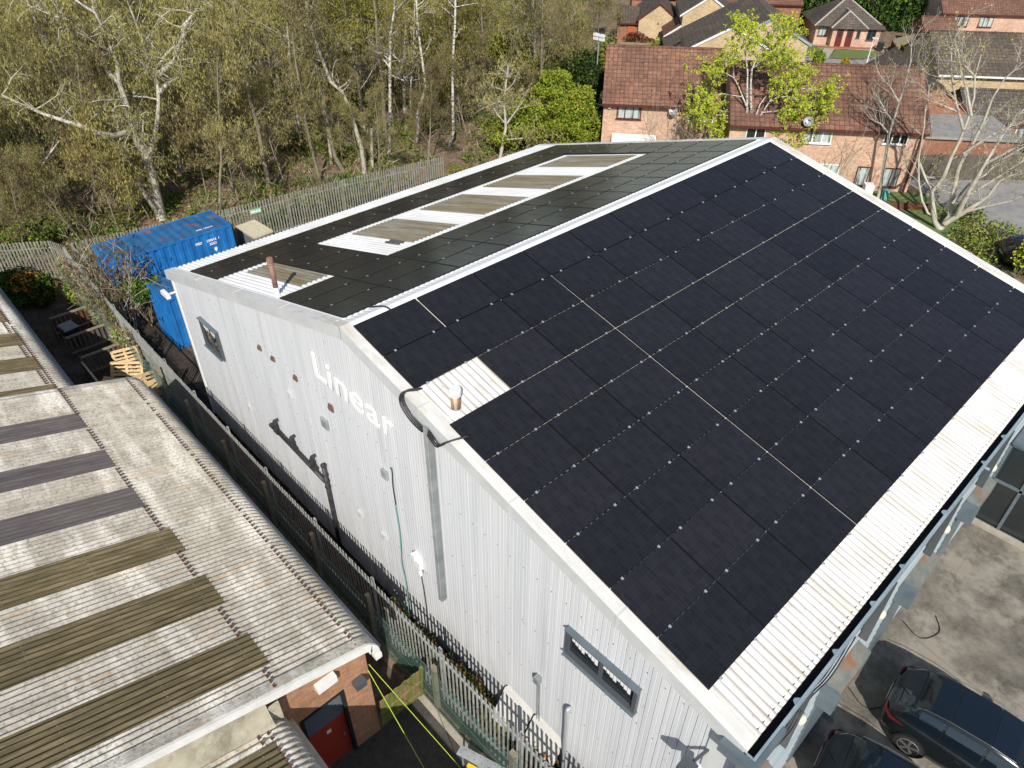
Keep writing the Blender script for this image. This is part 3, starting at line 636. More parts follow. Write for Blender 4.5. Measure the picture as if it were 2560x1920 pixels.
# mounting rails (short) are hidden under the panels; small end clamps along edges of the roof holes
# ================================================================= NEIGHBOUR BUILDING WITH CURVED EAVE ROOFS
CPB = .146
def roofprof(shift):
    """returns list of (y, z, ny, nz) along the section, from eave up the slope"""
    sl = math.atan(.3); cy, cz, r = -3.13+shift, -6.24, .56; P = []
    for k in range(9):
        a = k/8*(math.pi/2 - sl) ; P.append((cy+r*math.cos(a), cz+r*math.sin(a), math.cos(a), math.sin(a)))
    y0, z0 = P[-1][0], P[-1][1]
    return P, y0, z0, sl
def corr_roof(parent, x0, x1, shift, strips, ylap, yend, dz=0):
    P, y0, z0, sl = roofprof(shift); ny, nz = math.sin(sl), math.cos(sl)
    def amp(x): return .031*math.cos(2*math.pi*x/CPB)
    def cols(a, c): n = max(8, int(round((c-a)/CPB*8))); return [a+(c-a)*k/n for k in range(n+1)]
    def pt(x, y, off): # on plane
        z = z0 + (y0-y)*.3 + dz; h = amp(x)+off; return (x, y+ny*h, z+nz*h)
    xs = cols(x0, x1); b = MB()
    rows = [[(x, y+n_*(amp(x)), z+dz+m_*amp(x)) for x in xs] for y, z, n_, m_ in P] + [[pt(x, y0-.12, 0) for x in xs]]
    b.grid(rows[::-1]); b.build('curved_eave_sheet', MT['fibre'], parent)
    b = MB(); rows = [[pt(x, y0-.02, .002) for x in xs], [pt(x, y0-.03, .016) for x in xs], [pt(x, ylap-.1, .016) for x in xs]]; b.grid(rows[::-1]); b.build('roof_sheet', MT['fibre'], parent)
    segs = []; cur = x0
    for a, c, m in sorted(strips): segs.append((cur, a, None)); segs.append((a, c, m)); cur = c
    segs.append((cur, x1, None)); fb = MB(); bl = MB()
    for a, c, m in segs:
        if c-a < .05: continue
        X = cols(a, c); up = ylap + (.16 if m and m is not MT['purple_light'] else 0)
        off = .036 if not m else .033
        rr = [[pt(x, up+.01, .012) for x in X], [pt(x, up, off) for x in X]] + [[pt(x, y, off+(.0 if (i % 2) else 0)) for x in X] for i, y in enumerate((up-2, up-4, yend))]
        if m: q = MB(); q.grid(rr[::-1]); q.build('rooflight', m, parent)
        else: fb.grid(rr[::-1])
        k = math.ceil(a/CPB)
        while k*CPB < c:
            x = k*CPB
            if not m:
                for (yy, hh) in ((ylap, .036),):
                    p = Vector(pt(x, yy-.03, hh+.004)); bl.poly([p, p+Vector((.05, .03, .01)), p+Vector((.075, -.05, .0)), p+Vector((.01, -.06, .03))]); bl.box(x-.012, x+.012, yy-.06, yy-.03, p.z-.02, p.z+.035)
            elif m is MT['olive_light'] :
                for yy in (up-.32, up-1.9, up-3.6):
                    if int(k) % 1 == 0: p = Vector(pt(x, yy, off)); bl.box(x-.007, x+.007, yy-.007, yy+.007, p.z-.01, p.z+.009, 1)
            k += 1
    k = math.ceil(x0/CPB)
    while k*CPB < x1:
        x = k*CPB; p = Vector(pt(x, y0-.06, .02)); k += 1
        if random.random() < .92: bl.poly([p, p+Vector((.045, .03, .01)), p+Vector((.07, -.05, .0)), p+Vector((.01, -.06, .03))]); bl.box(x-.012, x+.012, y0-.09, y0-.06, p.z-.02, p.z+.03)
    fb.build('roof_sheet', MT['fibre'], parent); tag(bl.build('roof_bolts', [MT['bolt'], MT['galv']], parent), kind='stuff')
nb = thing('neighbour_building', 'low brick workshop with weathered corrugated cement roof and red door, bottom left', 'workshop', (0, 0, 0))
ol, pu = MT['olive_light'], MT['purple_light']
corr_roof(nb, -9.93, 3.52, 0, [(-8.32, -7.44, pu), (-6.22, -5.24, pu), (-4.2, -3.25, pu), (-2.17, -1.17, ol), (-.18, .9, ol), (1.93, 2.95, ol)], -4.9, -17)
fr = thing('far_workshop_section', 'stepped back workshop section with grey corrugated roof at the left edge', 'workshop', (0, 0, 0))
corr_roof(fr, -24.5, -9.97, -1.85, [(-19.5, -18.5, ol), (-17.45, -16.4, ol), (-15.4, -14.38, ol), (-13.4, -12.38, ol), (-11.32, -10.4, ol)], -5.02, -17)
lr = thing('front_workshop_section', 'lower curved eave corrugated roof section at the bottom edge', 'workshop', (0, 0, 0))
corr_roof(lr, 3.66, 12.5, -2.4, [(4.2, 5.1, ol), (6.2, 7.1, ol), (8.2, 9.1, ol)], -5.6, -17, dz=-.04)
# pale cement verge capping + white bargeboard at the gable of the middle section
P, y0_, z0_, sl_ = roofprof(0)
def zB(y): return z0_ + (y0_-y)*.3
b = MB(); pr = [(y, z) for y, z, _, _ in P] + [(-17, zB(-17))]
rows = [[(3.36, y+.0, z+.062) for y, z in pr], [(3.60, y+.0, z+.066) for y, z in pr], [(3.62, y-.01, z-.0) for y, z in pr]]
b.grid(rows); b.build('verge_capping', MT['fibre'], nb)
rows = [[(3.60, y+.02, z+.05) for y, z in pr], [(3.66, y+.02, z+.05) for y, z in pr], [(3.66, y-.12 if i < 5 else y, z-.20 if i > 3 else z-.12) for i, (y, z) in enumerate(pr)], [(3.5, y-.12 if i < 5 else y, z-.20 if i > 3 else z-.12) for i, (y, z) in enumerate(pr)]]
b = MB(); b.grid(rows); b.box(3.5, 3.68, -2.70, -2.53, -6.45, -6.28); b.build('bargeboard', MT['white_board'], nb)
b = MB(); rows = [[(-10.06, y, z+.03) for y, z in pr], [(-9.80, y, z+.055) for y, z in pr], [(-9.78, y, z+.03) for y, z in pr]]; b.grid(rows)
rows = [[(-10.06, y, z+.03) for y, z in pr], [(-10.06, y, z-.5) for y, z in pr]]; b.grid(rows[::-1]); b.build('verge_capping', MT['fibre'], nb)
b = MB(); zC0 = roofprof(-2.4)[2]-.04; yC0 = roofprof(-2.4)[1]
rows = [[(3.665, y, zB(y)-.17) for y in (-5.25, -6, -9, -13, -17)], [(3.75, y, (zB(y)-.17)*.55+(zC0+(yC0-y)*.3)*.45) for y in (-5.25, -6, -9, -13, -17)], [(3.92, y, zC0+(yC0-y)*.3+.05) for y in (-5.25, -6, -9, -13, -17)]]
b.grid(rows); b.box(3.66, 3.70, -5.26, -5.0, -6.1, -5.35)
b.build('apron_flashing', two('stained_apron', [(.3, (.36, .33, .24)), (.7, (.50, .46, .36))], 2, [(.3, (.20, .18, .13)), (.7, (.33, .30, .23))], 5, .48, .62, 1.2), lr)
# eaves gutters
b = MB(); b.box(-9.9, 3.5, -2.55, -2.44, -6.36, -6.28); b.build('gutter', MT['galv_dark'], nb)
b = MB(); b.box(-24.5, -9.97, -4.40, -4.29, -6.36, -6.28); b.build('gutter', MT['galv_dark'], fr)
b = MB(); b.box(3.66, 12.5, -4.95, -4.84, -6.36, -6.28); b.build('gutter', MT['timber_pale'], lr)
# walls
b = MB(); xg = 3.43
b.poly([(xg, -17, G), (xg, -4.62, G), (xg, -4.62, -7.05), (xg, -3.6, -7.05), (xg, -3.6, G), (xg, -2.83, G), (xg, -2.83, -6.3), (xg, -2.9, -6.05), (xg, -3.13, -5.8), (xg, -17, zB(-17)-.05)])
b.quad((xg, -2.83, G), (-9.9, -2.83, G), (-9.9, -2.83, -6.2), (xg, -2.83, -6.2)); b.quad((-9.95, -2.83, G), (-9.95, -17, G), (-9.95, -17, -3), (-9.95, -2.83, -6.2)); b.build('brick_wall', MT['brick_orange'], nb)
b = MB(); b.quad((-9.97, -4.68, G), (-24.5, -4.68, G), (-24.5, -4.68, -6.2), (-9.97, -4.68, -6.2)); b.build('brick_wall', MT['brick_orange'], fr)
b = MB(); b.quad((12.5, -5.22, G), (3.44, -5.22, G), (3.44, -5.22, -6.2), (12.5, -5.22, -6.2)); b.build('brick_wall', MT['brick_orange'], lr)
b = MB(); b.box(3.30, 3.34, -4.62, -3.6, G, -7.95); d = b.build('door', MT['red_door'], nb)
b = MB(); b.box(3.34, 3.345, -4.15, -4.03, -8.42, -8.28); b.build('notice', MT['white_plastic'], d)
b = MB(); b.tube([(3.34, -3.75, -8.9), (3.40, -3.75, -8.9), (3.40, -3.75, -8.75)], .012, 6); b.build('handle', MT['galv'], d)
b = MB(); b.box(3.28, 3.31, -4.62, -3.6, -7.95, -7.05)
for k in range(8): b.bar((3.36, -4.62, -7.9+k*.105), (3.36, -3.6, -7.9+k*.105), .07, .012, up=(.6, 0, 1))
b.build('louvre', MT['dark_frame'], nb)
b = MB(); b.box(3.33, 3.46, -4.68, -4.6, G, -7.0); b.box(3.33, 3.46, -3.62, -3.54, G, -7.0); b.box(3.33, 3.46, -4.6, -3.62, -7.06, -7.0); b.build('door_frame', MT['black'], nb)
b = MB(); b.box(3.435, 3.60, -4.15, -3.66, -6.28, -6.06); b.build('alarm_box', MT['white_plastic'], nb)
b = MB(); b.box(3.44, 3.66, -3.30, -3.02, -7.12, -6.92); b.build('floodlight', MT['dark_frame'], nb)
# ================================================================= FENCES
def palisade(name, pts, label, h=2.4, z0=G, mat='pale_steel', pitch=.155, bayl=2.75, gap=lambda x, y: False):
    root = thing(name, label, 'fence', (0, 0, 0)); bays = []
    for (ax, ay), (bx, by) in zip(pts[:-1], pts[1:]):
        L = math.hypot(bx-ax, by-ay); n = max(1, round(L/bayl))
        for k in range(n): bays.append(((ax+(bx-ax)*k/n, ay+(by-ay)*k/n), (ax+(bx-ax)*(k+1)/n, ay+(by-ay)*(k+1)/n)))
    for (ax, ay), (bx, by) in bays:
        L = math.hypot(bx-ax, by-ay); d = Vector(((bx-ax)/L, (by-ay)/L, 0)); nn = Vector((d.y, -d.x, 0)); A = Vector((ax, ay, z0)); m = MB()
        k = int(L/pitch)
        for i in range(k):
            c = A + d*(pitch*(i+.5)*L/(k*pitch)) + nn*.03; c.z += random.uniform(-.015, .015); wv = .041; hh = h+random.uniform(-.012, .012); tl = random.uniform(-.012, .012)
            T = d*tl
            prf = [(-wv, 0), (-wv*.35, .018), (wv*.35, .018), (wv, 0)]
            lo = [c+d*a+nn*e for a, e in prf]; hi = [p+Vector((0, 0, hh-.16))+T for p in lo]
            tp = [c+d*a*1.3+nn*e+T+Vector((0, 0, hh-.07)) for a, e in prf]; tip = [c+d*a*s_+nn*e+T+Vector((0, 0, hh-q)) for (a, e), s_, q in zip(prf, (1.0, .5, .5, 1.0), (.05, 0, 0, .05))]
            m.grid([lo, hi, tp, tip])
        m.build('palisade_panel', MT[mat], root)
        for z in (.35, h-.42): r = MB(); r.bar(A+Vector((0, 0, z)), Vector((bx, by, z0+z)), .045, .05); r.build('rail', MT[mat], root)
        q = MB(); q.bar(A-nn*.04, A-nn*.04+Vector((0, 0, h-.1)), .10, .055); q.build('post', MT[mat], root)
    return root
palisade('palisade_fence', [(-25.6, -.75), (-18.5, -1.0), (-5, -1.12), (9.8, -1.05)], 'grey steel palisade fence running along the alley below the white gable')
palisade('palisade_fence', [(-31.0, -8.5), (-28.1, -3.3), (-26.6, -1.05), (-25.7, -.75)], 'grey palisade fence at the left edge behind the orange flowering bush', mat='old_pale')
palisade('palisade_fence', [(-25.6, -.4), (-24.9, 3.6), (-24.2, 7.0), (-23.45, 13.65), (-22.35, 20.4)], 'mossy palisade fence behind the blue containers at the wood edge', mat='old_pale')
b = MB(); c_ = (-24.05, 8.15); b.box(0, .62, 0, .015, 0, .25); o = tag(b.build('fence_sign', pb('pale_green_sign', (.25, .55, .35), .5)[0]), 'small pale green notice on the palisade fence', 'sign'); o.location = (c_[0]+.10, c_[1], -8.05); o.rotation_euler = (0, 0, math.radians(83))
b = MB(); 
for i, (a, c) in enumerate(((.05, .10), (.16, .12), (.32, .08), (.44, .12))): b.box(a, a+c, -.006, -.001, .07, .17)
q = b.build('sign_text', MT['white_plastic'], o)
# chain link
def chainlink(name, x0, x1, y, h, label):
    root = thing(name, label, 'fence', (0, 0, 0)); m = MB(); s = .085; n = int((x1-x0)/s)
    for k in range(n):
        x = x0+k*s; m.bar((x, y, G), (min(x+h*.9, x1), y, G+h), .004, .004)
        m.bar((x, y+.004, G+h), (min(x+h*.9, x1), y+.004, G), .004, .004)
    for z in (0.1, h*.5, h): m.bar((x0, y, G+z), (x1, y, G+z), .012, .012)
    m.build('mesh_wire', MT['greenwire'], root)
    x = x0
    while x < x1: q = MB(); q.box(x-.06, x+.06, y+.02, y+.14, G, G+h+.15+random.uniform(-.1, .1)); q.build('post', MT['timber'], root); x += 2.9
chainlink('chain_link_fence', -25.0, 9.8, -1.45, 1.85, 'green chain link fence with concrete posts in front of the palisade')
# ivy and dead leaves between fence and wall
def clump(name, label, cat, pts, mats, n, size, seed, kind=None, group=None, parent=None, aspect=1.6, up=0.0, loc=None):
    rnd = random.Random(seed); m = MB()
    for i in range(n):
        cx, cy, cz, rx, ry, rz = rnd.choice(pts)
        while True:
            a, b_, c = rnd.uniform(-1, 1), rnd.uniform(-1, 1), rnd.uniform(-1, 1); l = a*a+b_*b_+c*c
            if .12 < l <= 1 and rnd.random() < l**.5: break
        k = 1+.25*math.sin(a*7+cx)*math.cos(b_*6+cy)
        p = Vector((cx+a*rx*k, cy+b_*ry*k, cz+c*rz*k)); s = size*rnd.uniform(.5, 1.4)
        t = Vector((rnd.gauss(0, 1), rnd.gauss(0, 1), rnd.gauss(0, 1)+up)).normalized(); u = t.cross(Vector((rnd.gauss(0, 1), rnd.gauss(0, 1), rnd.gauss(0, 1)))).normalized()
        m.quad(p-t*s*aspect/2, p+u*s/2, p+t*s*aspect/2, p-u*s/2, rnd.randrange(len(mats)) if len(mats) > 1 else 0)
    o = m.build(name, mats, parent, uv=False)
    tag(o, label, cat, group, kind)
    if loc: o.location = loc
    return o
clump('ivy', 'ivy and dead creeper filling the alley below the gable wall', 'ivy', [(x, -.62+.1*math.sin(x*3), G+.35+.25*math.sin(x*2), .5, .28, .55) for x in [1.2+.55*i for i in range(15)]], [MT['deadleaf'], MT['deadleaf'], MT['midgreen'], MT['darkgreen']], 7000, .085, 3, kind='stuff')
clump('alley_weeds', 'low dark weeds and rubbish along the alley floor', 'weeds', [(-12+.8*i, -.6, G+.05, .7, .4, .12) for i in range(16)], [MT['deadleaf'], MT['darkgreen']], 1500, .08, 4, kind='stuff')
# two white boards in the alley
for i, (x, a, lb) in enumerate(((5.95, 0, 'white panel leaning in the alley, nearer the ivy'), (6.98, 0, 'white panel leaning in the alley, nearer the bottom edge'))):
    b = MB(); b.poly([(-.48, 0, 0), (.48, 0, 0), (.48, 0, .95), (.38, 0, 1.1), (-.38, 0, 1.1), (-.48, 0, .95)]); b.poly([(-.48, .04, 0), (-.48, .04, .95), (-.38, .04, 1.1), (.38, .04, 1.1), (.48, .04, .95), (.48, .04, 0)])
    b.box(-.48, .48, .002, .038, 0, .01); b.box(-.44, .44, .002, .038, 1.0, 1.02)
    o = tag(b.build('white_panel', MT['grey_board']), lb.replace('white', 'pale grey'), 'panel', 'white panels in the alley'); o.location = (x, -.74, G+.75); o.rotation_euler = (math.radians(-32), 0, .04)
# timber gate between brick corner and fence
gt = thing('timber_gate', 'mossy wooden boarded gate between the brick corner and the chain link fence', 'gate', (3.43, -2.8, G), 0)
b = MB(); n = 9
for k in range(n):
    y = .02+k*.138; h = 1.5+.05*(k % 2); b.box(-.012, .012, y, y+.128, .05, h)
b.build('gate_boards', MT['gate_wood'], gt); b = MB(); b.box(.013, .05, 0, 1.27, .25, .33); b.box(.013, .05, 0, 1.27, .85, .93); b.box(-.04, .04, 1.27, 1.35, 0, 1.6); b.build('gate_frame', MT['gate_wood'], gt)
gt.rotation_euler = (0, math.radians(6), 0)
# straps
for i, (a, c, lb) in enumerate((((3.46, -2.85, -6.95), (4.99, -2.62, G+.02), 'fluorescent yellow strap stretched down from the brick corner, left one'), ((3.46, -2.8, -6.75), (5.62, -1.95, G+.02), 'fluorescent yellow strap stretched down from the brick corner, right one'))):
    b = MB(); b.bar(a, c, .015, .006); tag(b.build('guy_strap', MT['strap']), lb, 'strap', 'yellow straps')
# ladder / trestle
ld_ = thing('folded_trestle', 'aluminium trestle plank lying against the kerb with yellow end', 'trestle', (5.55, -1.9, G+.75), math.radians(20))
b = MB(); b.box(0, 1.5, -.12, .12, 0, .05); 
b.build('plank', MT['galv'], ld_); b = MB()
for k in range(14): b.box(.06+k*.1, .075+k*.1, -.06+.12*(k % 2), -.04+.12*(k % 2), .0505, .054)
b.build('rivet_holes', MT['black'], ld_); b = MB(); b.box(.35, .75, -.24, -.15, -.1, -.02); b.build('yellow_end', pb('yellow_plastic', (.75, .55, .03), .4)[0], ld_); b = MB()
for x in (.1, 1.4): b.box(x-.02, x+.02, -.02, .02, -.75, 0)
b.build('leg', MT['galv'], ld_)
# ================================================================= CONTAINERS
def container(name, label, x0, x1, y0, y1, z0, z1, fit_text=False):
    root = thing(name, label, 'shipping container', ((x0+x1)/2, (y0+y1)/2, z0)); ox, oy = (x0+x1)/2, (y0+y1)/2
    x0 -= ox; x1 -= ox; y0 -= oy; y1 -= oy; h = z1-z0; b = MB(); e = .07
    def wave(a, c, n):  # trapezoid offsets
        P = []; t = a; s = (c-a)/n
        for k in range(n):
            for f, d in ((0, 0), (.3, 0), (.45, 1), (.8, 1), (.95, 0)): P.append((a+(k+f)*s, d))
        P.append((c, 0)); return P
    for sx, X in ((1, x1), (-1, x0)):
        P = wave(y0+e, y1-e, 13 if y1-y0 > 4 else 6); r = [[(X-sx*(.01+.035*d), y, .12) for y, d in P], [(X-sx*(.01+.035*d), y, h-.1) for y, d in P]]
        b.grid(r if sx > 0 else r[::-1])
    for sy, Y in ((1, y1), (-1, y0)):
        P = wave(x0+e, x1-e, 6); r = [[(x, Y-sy*(.01+.035*d), .12) for x, d in P], [(x, Y-sy*(.01+.035*d), h-.1) for x, d in P]]
        b.grid(r[::-1] if sy > 0 else r)
    b.build('side_wall', MT['cont'], root)
    f = MB()
    for x in (x0, x1-e):
        for y in (y0, y1-e): f.box(x, x+e, y, y+e, 0, h)
    for z in (0, h-.1):
        for x in (x0, x1-e): f.box(x, x+e, y0+e, y1-e, z, z+.1)
        for y in (y0, y1-e): f.box(x0+e, x1-e, y, y+e, z, z+.1)
    f.build('frame', MT['cont'], root)
    n = 14 if y1-y0 > 4 else 6; r = MB(); rows = []
    for k in range(n*4+1):
        y = y0+e+(y1-y0-2*e)*k/(n*4); zz = h-.03+(.012 if k % 4 in (1, 2) else -.008); rows.append([(x0+e, y, zz), (x1-e, y, zz)])
    r.grid(rows[::-1]); r.build('roof', MT['cont_roof'], root)
    return root, (x0, x1, y0, y1, h)
c1, (a0, a1, b0, b1, hh) = container('shipping_container', 'long blue shipping container with rust patched roof beside the wood fence', -24.1, -21.75, .15, 6.12, G, -7.2)
for s_, y, z, sz in (('PISD', b1-1.98, hh-.52, .17), ('130616  1', b1-1.42, hh-.52, .17), ('22G1', b1-1.30, hh-.72, .17)):
    o = text_mesh('marking', s_, sz, MT['sign_white'], c1, .003, .006); o.rotation_euler = (math.pi/2, 0, math.pi/2); o.location = (a1+.012, y, z)
b = MB(); b.box(a1+.008, a1+.014, b1-1.12, b1-.98, hh-1.05, hh-.90); b.box(a1+.008, a1+.014, b1-1.08, b1-1.02, hh-1.12, hh-1.06); b.build('marking', MT['sign_white'], c1)
c2, _ = container('shipping_container', 'smaller blue steel store beside the corner of the white building', -18.9, -16.9, .65, 3.4, G, -7.3)
for lbl, sub in (('PISD 130616', 0),):
    o = text_mesh('marking', lbl, .16, MT['sign_white'], c1, .002, .004); o.location = (a1-.45, b1-1.6, hh-.012); o.rotation_euler = (0, 0, math.pi/2)
# insulated crate + carton beside container
cr = thing('insulated_crate', 'grey weathered panel crate with pale yellow foam top by the wood fence', 'crate', (-22.6, 7.6, G), .05)
b = MB(); b.box(-.9, .9, -.55, .55, 0, 1.5); b.build('crate_body', MT['galv_dark'], cr); b = MB(); b.box(-.92, .92, -.57, .57, 1.5, 1.62); b.build('foam_top', mott('yellow_foam', [(.3, (.52, .46, .32)), (.7, (.62, .56, .42))], 3), cr)
cb = thing('cardboard_box', 'tan box with round black emblem leaning on the grey crate', 'box', (-21.15, 7.45, G), .1)
b = MB(); b.box(-.4, .4, -.5, .5, 0, 1.15); b.build('box_body', mott('tan_card', [(.3, (.36, .28, .16)), (.7, (.48, .38, .22))], 4), cb)
b = MB(); b.tube([(.401, .02, .78), (.406, .02, .78)], .22, 20); b.build('emblem', MT['black'], cb); b = MB()
for k in range(-2, 3): b.box(.407, .409, .02+k*.06-.02, .02+k*.06+.02, .70, .86)
b.build('emblem_mark', mott('tan_card_mark', [(.3, (.40, .32, .2)), (.7, (.48, .38, .22))], 4), cb)
# ================================================================= TIMBER STALLS, BIN, PALLETS, BUSH
def slats(b, p, q, z0, z1, wd=.1, gap=.09, t=.02):
    p = Vector(p); q = Vector(q); L = (q-p).length; d = (q-p)/L; k = int(L/(wd+gap))
    for i in range(k):
        a = p+d*(i*(wd+gap)); b.bar((a.x, a.y, z0), (a.x, a.y, z1), wd, t, up=tuple(d.cross(Vector((0, 0, 1)))))
xsb = [(-21.4, MT['timber_dark'], 'reddish brown slatted timber divider, farthest of the three bays'), (-19.3, MT['timber_grey'], 'grey slatted timber divider, middle of the three bays'), (-17.35, MT['timber_grey'], 'grey slatted timber divider, nearest the pallets')]
for x, m, lb in xsb:
    st = thing('slatted_divider', lb, 'timber screen', (x, -3.05, G), 0, 'slatted timber bay dividers')
    b = MB()
    for k in range(10): b.box(-.015, .015, .06+k*.19, .17+k*.19, .03, 1.08)
    b.build('slats', m, st); b = MB(); b.box(-.06, .06, 0, 1.98, 1.08, 1.14); b.box(.02, .06, 0, 1.98, .3, .38); b.build('top_rail', MT['timber'], st)
    b = MB(); b.box(.02, 1.5, 1.9, 1.98, 1.04, 1.10) ; b.build('side_rail', MT['timber_pale'], st)
    b = MB(); b.box(-.05, .05, -.08, .0, 0, 1.2); b.box(-.05, .05, 1.99, 2.07, 0, 1.2); b.build('post', MT['timber_grey'], st)
wb = thing('low_slat_rail', 'pale topped low timber rail across the front of the bays', 'timber rail', (-17.3, -3.1, G))
b = MB(); b.box(0, 2.3, -.04, .04, .92, .98); b.build('rail', MT['timber_pale'], wb); b = MB()
for k in range(12): b.box(.05+k*.19, .15+k*.19, -.012, .012, .05, .92)
b.build('slats', MT['timber_grey'], wb)
bn = thing('wheelie_bin', 'grey lidded wheelie bin inside the farthest timber bay', 'bin', (-20.5, -2.62, G), .15)
b = MB(); b.grid([[(-.26, -.24, 0), (.26, -.24, 0), (.26, .24, 0), (-.26, .24, 0)], [(-.34, -.3, .95), (.34, -.3, .95), (.34, .3, .95), (-.34, .3, .95)]], close=True); b.build('bin_body', MT['black_pipe'], bn)
b = MB(); b.grid([[(-.37, -.33, .95), (.37, -.33, .95), (.37, .33, .95), (-.37, .33, .95)], [(-.33, -.29, 1.03), (.33, -.29, 1.03), (.33, .29, 1.03), (-.33, .29, 1.03)]], close=True); b.quad((-.33, -.29, 1.03), (.33, -.29, 1.03), (.33, .29, 1.03), (-.33, .29, 1.03)); b.build('bin_lid', MT['galv_dark'], bn)
def pallet(loc, rot, label):
    root = thing('wooden_pallet', label, 'pallet', loc, 0, 'pale wooden pallets by the fence'); root.rotation_euler = rot
    b = MB()
    for k in range(7): b.box(-.6, .6, -.5+k*.155, -.42+k*.155, .122, .144)
    b.build('top_boards', MT['pallet'], root); b = MB()
    for x in (-.6, -.05, .5): b.box(x, x+.1, -.5, .51, .022, .121)
    b.build('bearers', MT['pallet'], root); b = MB()
    for k in (0, 3, 6): b.box(-.6, .6, -.5+k*.155, -.4+k*.155, 0, .0215)
    b.build('bottom_boards', MT['pallet'], root)
R = math.radians
pallet((-15.3, -2.0, G+.85), (R(62), R(8), R(60)), 'pale pallet tilted up steeply between the bay and the corrugated roof')
pallet((-15.4, -2.6, G+.30), (R(8), R(20), R(55)), 'pale pallet lying low under the steeply tilted pallet')
pallet((-16.1, -1.6, G+.95), (R(70), R(-15), R(48)), 'small looking pallet wedged behind, beside the chain link fence')
pallet((-14.2, -1.75, G+.75), (R(74), R(12), R(100)), 'pallet leaning against the chain link fence beside the tilted one')
pallet((-13.6, -1.8, G+.65), (R(80), R(-10), R(97)), 'pallet leaning in the middle of the row by the fence')
pallet((-12.6, -1.85, G+.62), (R(84), 0, R(4)), 'upright pallet standing on edge behind the curved roof')
pallet((-11.6, -1.95, G+.62), (R(82), 0, R(2)), 'last upright pallet on edge nearest the middle of the alley')
def stems(name, base, h, n, r, m, parent=None, seed=0, spread=.5):
    rnd = random.Random(seed); b = MB()
    for i in range(n):
        a = rnd.uniform(0, 6.28); t = rnd.uniform(.3, 1)*spread
        P = [Vector(base)+Vector((math.cos(a)*t*f*h+rnd.uniform(-.05, .05), math.sin(a)*t*f*h+rnd.uniform(-.05, .05), h*f*rnd.uniform(.85, 1.05))) for f in (0, .3, .6, 1)]
        b.tube(P, [r, r*.8, r*.6, r*.25], 5)
    return b.build(name, m, parent, uv=False)
bs = thing('flowering_bush', 'dark green bush with orange flowers behind the corrugated eave', 'bush', (-25.6, -3.0, G)); bs.location = (0, 0, 0)
clump('foliage', None, None, [(-25.9, -3.3, G+.9, 1.1, 1.0, .85), (-25.2, -2.6, G+.8, .8, .8, .7)], [MT['midgreen'], MT['darkgreen'], MT['midgreen'], MT['midgreen']], 6500, .1, 12, parent=bs)
clump('flowers', None, None, [(-25.3, -2.9, G+1.25, .8, .7, .55)], [MT['orangeleaf']], 420, .085, 13, kind='stuff', parent=bs); stems('stem', (-25.6, -3, G), 1.1, 6, .03, MT['bark'], bs, 5)
bs = thing('small_green_shrub', 'small bright green shrub against the chain link fence', 'shrub', (0, 0, 0))
clump('foliage', None, None, [(-24.3, -1.3, G+.6, .6, .35, .6), (-23.7, -1.45, G+.4, .5, .3, .4)], [MT['lime'], MT['midgreen']], 1500, .1, 14, parent=bs); stems('stem', (-24.2, -1.3, G), .9, 5, .02, MT['bark'], bs, 6)
# creeper over fence
clump('creeper', 'tangled grey brown creeper growing over the fence near the stalls', 'creeper', [(-25+.7*i, -1.3+.12*math.sin(i), G+1.4+.3*math.sin(i*1.7), .6, .25, .55) for i in range(13)], [MT['catkin2'], MT['twig'], MT['midgreen'], MT['deadleaf']], 2600, .05, 15, kind='stuff', aspect=5)
